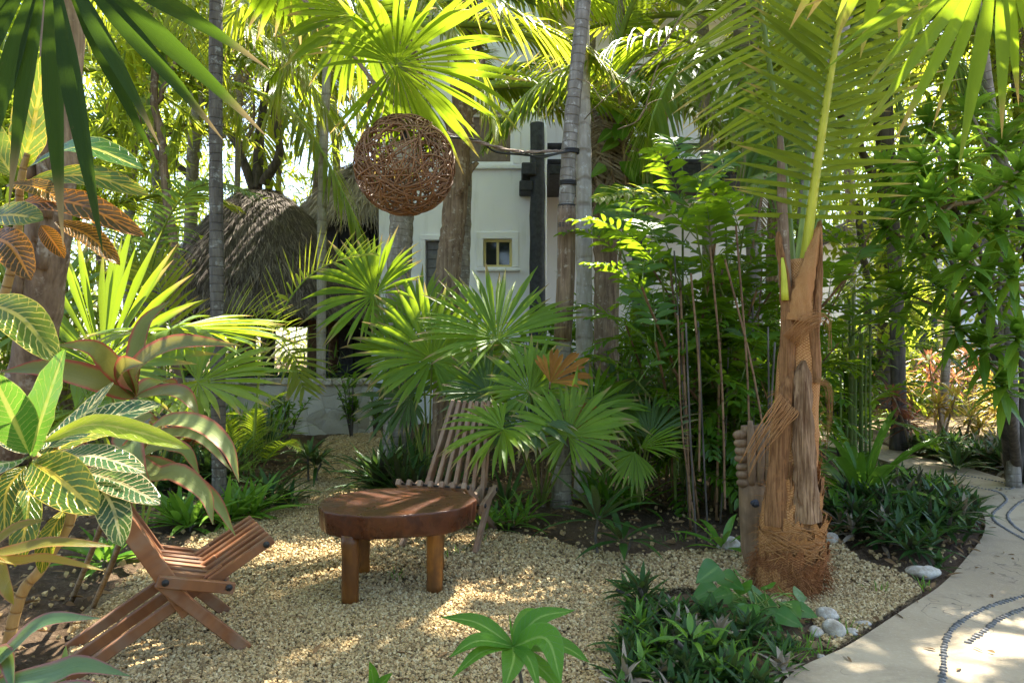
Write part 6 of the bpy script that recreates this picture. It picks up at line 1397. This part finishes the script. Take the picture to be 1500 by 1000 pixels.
key_frond('yellow green palm closing the gap between hut and far pavilion', B(430, 18.5), [(420, 40, 18), (400, 110, 18.), (385, 200, 17.6), (400, 270, 17.4)], 50, 1.6, .07, [M['rachis'], M['palm_yellow']], 'coconut_palm', more=[([(420, 40, 18), (480, 80, 18.), (520, 150, 18.), (540, 230, 18.)], {}), ([(420, 40, 18), (350, 70, 18.), (300, 130, 18.), (280, 220, 18.)], {}), ([(420, 40, 18), (440, 110, 18.), (455, 170, 18.), (465, 230, 18.)], {}), ([(420, 40, 18), (340, 20, 18.), (260, 60, 18.), (220, 130, 18.)], {})], t0=.06, v=-.1, sweep=(1.0, .5), droop=1.2, rad=.05)
key_frond('arching sky-tinted frond palm crossing the slim ringed trunk', B(255, 7.), [(215, 520, 7.), (225, 380, 6.6), (262, 296, 6.2), (310, 268, 5.9), (372, 285, 5.7)], 40, .42, .028, [M['rachis'], M['palm_blue']], 'areca_palm', more=[([(215, 520, 7.), (190, 360, 7.2), (130, 290, 7.3), (60, 300, 7.3)], {})], t0=.2, v=.1, droop=1.2)  # reflected sky put into the frond colour by the bluish leaf material
key_frond('coconut palm sweeping a long green frond past the tied trunk', B(985, 7.6), [(1040, 70, 7.2), (960, 52, 7.), (860, 85, 6.8), (780, 130, 6.6), (735, 185, 6.5)], 58, .95, .042, [M['rachis'], M['palm']], 'coconut_palm', more=[([(1040, 70, 7.2), (1080, 90, 6.6), (1110, 170, 6.4), (1120, 280, 6.3)], {}), ([(1040, 70, 7.2), (1000, 90, 6.8), (960, 160, 6.6), (945, 230, 6.6)], {})], t0=.06, v=-.15, sweep=(1.0, .5), droop=1.4, rad=.03)
key_frond('coconut palm dropping pale sunlit leaflets above the white house', B(640, 7.), [(560, -120, 7.), (650, -60, 6.8), (760, 20, 6.6), (850, 70, 6.5), (910, 120, 6.4)], 60, .9, .036, [M['rachis'], M['palm_yellow']], 'coconut_palm', more=[([(560, -120, 7.), (620, -20, 6.6), (690, 80, 6.4), (730, 190, 6.3)], {}), ([(560, -120, 7.), (520, -30, 6.8), (440, 60, 6.6), (390, 170, 6.5)], {}), ([(560, -120, 7.), (480, -80, 7.2), (380, -20, 7.2), (290, 90, 7.2)], {})], t0=.06, v=-.1, sweep=(1.0, .5), droop=1.1, rad=.028)
key_frond('palm with fine weeping fronds over the dracaena and path', B(1340, 6.9), [(1250, -60, 7.), (1310, 20, 6.8), (1390, 80, 6.6), (1450, 150, 6.5)], 52, .75, .03, [M['rachis'], M['palm_blue']], 'coconut_palm', more=[([(1250, -60, 7.), (1300, -40, 6.6), (1390, -20, 6.2), (1480, 60, 6.)], {}), ([(1250, -60, 7.), (1200, 20, 6.8), (1170, 130, 6.7), (1160, 260, 6.6)], {}), ([(1250, -60, 7.), (1290, 60, 6.8), (1320, 160, 6.7), (1330, 260, 6.7)], {})], t0=.06, v=-.1, sweep=(1.0, .5), droop=1.5, rad=.025)
areca('broad leaved bamboo palm between coconut trunk and dracaena', B(1250, 6.4), 14, 1.05, .27, .045, 2.0, 'bamboo', None, 'bamboo_palm', nl=12, prof='lance', v=.15, rach='cane_green', el=(.1, 1.1))
bushy('shrub', 'leafy shrub right of the coconut trunk before the far gravel', B(1240, 7.4), 14, 34, .24, .07, 'bamboo', 1.7, .55)
# crooked dark branched tree behind the hut
def crooked(label, base, tree, mat, leafm, n, L, Wd, group=None):
    base = np.asarray(base, float); t = thing('broadleaf_tree', label, 'tree', base, group); ends = []
    for (pts, r0, r1, nm) in tree:
        g = Geo(); c = curve([P(*p) for p in pts], 24); c = c+rng.normal(0, .012, c.shape); tube(g, c, np.linspace(r0, r1, 24), 9); g.build(nm, M[mat], t, base); ends.append(c[10:])
    e = np.vstack(ends); i = rng.integers(0, len(e), n); d = nrm(rng.normal(0, 1, (n, 3))+(0, 0, -.1)); g = Geo()
    leaves(g, e[i]+rng.normal(0, .42, (n, 3)), d, L*rng.uniform(.6, 1.2, n), Wd, .6, .3, 4, 'ovate'); g.build('crown', M[leafm], t, base)
crooked('crooked dark branched tree spreading behind the slim ringed palm', B(395, 16.4), [([(395, 560, 16.4), (385, 400, 16.4), (375, 300, 16.4), (350, 220, 16.4), (300, 150, 16.4), (230, 80, 16.4)], 0.162, 0.054, 'trunk'), ([(375, 300, 16.4), (380, 200, 16.6), (395, 100, 16.7), (390, 0, 16.9)], 0.144, 0.054, 'branch'), ([(350, 220, 16.4), (330, 110, 16.2), (290, 30, 16.2)], 0.108, 0.036, 'branch'), ([(385, 270, 16.4), (410, 220, 16.2), (400, 150, 16.0), (430, 60, 16.0)], 0.126, 0.036, 'branch'), ([(300, 275, 16.2), (250, 230, 16.0), (215, 165, 16.0), (190, 120, 16.0)], 0.090, 0.027, 'branch'), ([(330, 200, 16.4), (260, 190, 15.8), (200, 240, 15.7)], 0.063, 0.022, 'branch')], 'branch', 'back', 900, .26, .1)
crooked('slender tree with peeling pale stem left of the ringed palm', B(240, 8.), [([(262, 600, 8), (255, 400, 8.), (240, 250, 8.), (225, 100, 8.), (215, -60, 8.)], .06, .035, 'trunk'), ([(240, 250, 8.), (200, 170, 8.), (150, 60, 8.)], .03, .012, 'branch'), ([(230, 150, 8.), (270, 60, 8.1), (290, -30, 8.1)], .03, .012, 'branch')], 'trunk_brown', 'back', 800, .14, .06)
crooked('leafy tree filling the right edge behind the dracaena', B(1530, 9.), [([(1530, 600, 9), (1520, 400, 9.), (1500, 200, 9.), (1480, 60, 9.)], .12, .05, 'trunk'), ([(1510, 300, 9.), (1430, 180, 9.), (1380, 60, 9.)], .05, .02, 'branch'), ([(1500, 200, 9.), (1560, 60, 9.1), (1580, -30, 9.1)], .05, .02, 'branch'), ([(1510, 380, 9.), (1450, 330, 8.8), (1420, 250, 8.8)], .05, .02, 'branch')], 'branch', 'back', 2600, .2, .075)
crooked('dark rooted tree with hanging vines behind the bamboo palm', B(1300, 12.), [([(1300, 600, 12), (1302, 450, 12.), (1300, 300, 12.), (1285, 150, 12.)], .22, .1, 'trunk'), ([(1318, 600, 11.8), (1314, 480, 11.8), (1310, 360, 11.9)], .09, .06, 'branch'), ([(1270, 590, 11.), (1272, 500, 11.), (1268, 400, 11.), (1255, 300, 11.)], .07, .05, 'branch'), ([(1300, 300, 12.), (1240, 180, 12.), (1180, 90, 12.)], .08, .03, 'branch')], 'branch', 'back', 2200, .2, .08)
# climbing philodendron on the skirt palm
def climber():
    base = B(905, 7.9); t = thing('climbing_vine', 'climbing philodendron with big glossy leaves on the shaggy palm', 'vine', base); g = Geo(); s = Geo()
    c = curve([base, P(905, 420, 7.85), P(918, 300, 7.8), P(912, 200, 7.8), P(905, 120, 7.85)], 30); tube(s, c, .018, 7); 
    for k in range(46):
        b = c[rng.integers(10, 30)]; az = rng.uniform(-3.3, .4); d = np.array((math.cos(az), math.sin(az), rng.uniform(-.2, .5))); h = b+d*rng.uniform(.1, .3); tube(s, [b, h], .005, 4); w = rng.uniform(.16, .32); e = np.array((d[0], d[1]*.6, -.8)); e = nrm(e)
        ribbon(g, [h-e*w*.3, h+e*w*.25, h+e*w*.8], w*.8, (d[0]*.4, -1, .5), 8, 'heart', .2, 0, rng.random())
    g.build('foliage', M['aroid'], t, base); s.build('stem', M['branch_tan'], t, base)
climber()
# bare twigs and vines
for (ctrl, lab) in (([(1000, 20, 5.4), (965, 75, 5.5), (925, 110, 5.7), (880, 150, 5.9), (856, 175, 6.2)], 'bare brown twig crossing in front of the tied ringed trunk'), ([(905, 190, 6.2), (940, 170, 6.0), (965, 95, 5.8), (1010, 60, 5.7)], 'thin bare twig forking above the climbing philodendron')):
    g = Geo(); c = curve([P(*q) for q in ctrl], 24); tube(g, c, np.linspace(.008, .004, 24), 6)
    for k in (6, 12, 17): tube(g, curve([c[k], c[k]+(.1*(-1)**k, 0, .15), c[k]+(.22*(-1)**k, 0, .2)], 8), .004, 5)
    tag(g.build('twig', M['branch_tan'], None, tuple(c[0])), lab, 'twig')

# ------------------------------------------------------------------ massed leaves far behind
def mass(label, n, xr, yr, zr, L, mat, seed, gap=.0, clump=.55):
    rs = np.random.default_rng(seed); nc = n//42; cx = np.stack([rs.uniform(*xr, nc), rs.uniform(*yr, nc), rs.uniform(*zr, nc)], 1); k = fractal(cx[:, 0], cx[:, 2]*1.3+cx[:, 1]*.4, .55) > gap-.9
    cx = cx[k]; i = rs.integers(0, len(cx), n); p = cx[i]+rs.normal(0, clump, (n, 3)); p = p[p[:, 2] > .05]; m = len(p); d = nrm(rs.normal(0, 1, (m, 3))+(0, -.2, -.2)); g = Geo()
    leaves(g, p, d, L*1.45*rs.uniform(.6, 1.3, m), L*.17*rs.uniform(.7, 1.2, m), .9, .3, 3, 'lance', None, rs.normal(0, .5, m), cols=2); stuff(g.build('background_foliage', M[mat]), label, 'foliage')
mass('far mass of tree leaves closing the view behind the huts', 30000, (-22, -1.5), (19, 24), (0, 11), .36, 'back', 5, .1, .7)
mass('far mass of tree leaves behind the pale house', 24000, (9, 26), (24, 30), (0, 14), .45, 'back', 6, .1, .8)
mass('leafy mass above and behind the white house roof', 16000, (-3, 12), (23, 26), (6, 13), .45, 'back', 7, .2, .8)
mass('shady leaf mass at the far left behind the crotons', 11000, (-9, -4.9), (6.8, 9.0), (.2, 4.2), .24, 'back', 8, .5, .45)
mass('leafy undergrowth between white house and bamboo palm', 5500, (1.2, 4.3), (8.8, 10.6), (.0, 1.9), .24, 'shrub', 9, .2, .3)
mass('undergrowth around the hut posts and behind the wall', 4500, (-9, -2.9), (12.3, 13.0), (.0, .95), .24, 'shrub', 10, .2, .25)
mass('undergrowth along the pale house wall', 7000, (7.5, 19), (15, 18.5), (.0, 1.5), .32, 'back', 11, .2, .35)
mass('unseen foliage added behind the viewpoint to shade the foreground', 9000, (-9, 9), (-9, -5), (.0, 2.6), .34, 'back', 12, -.2, .6)  # out of view, added to cut the skylight reaching the foreground
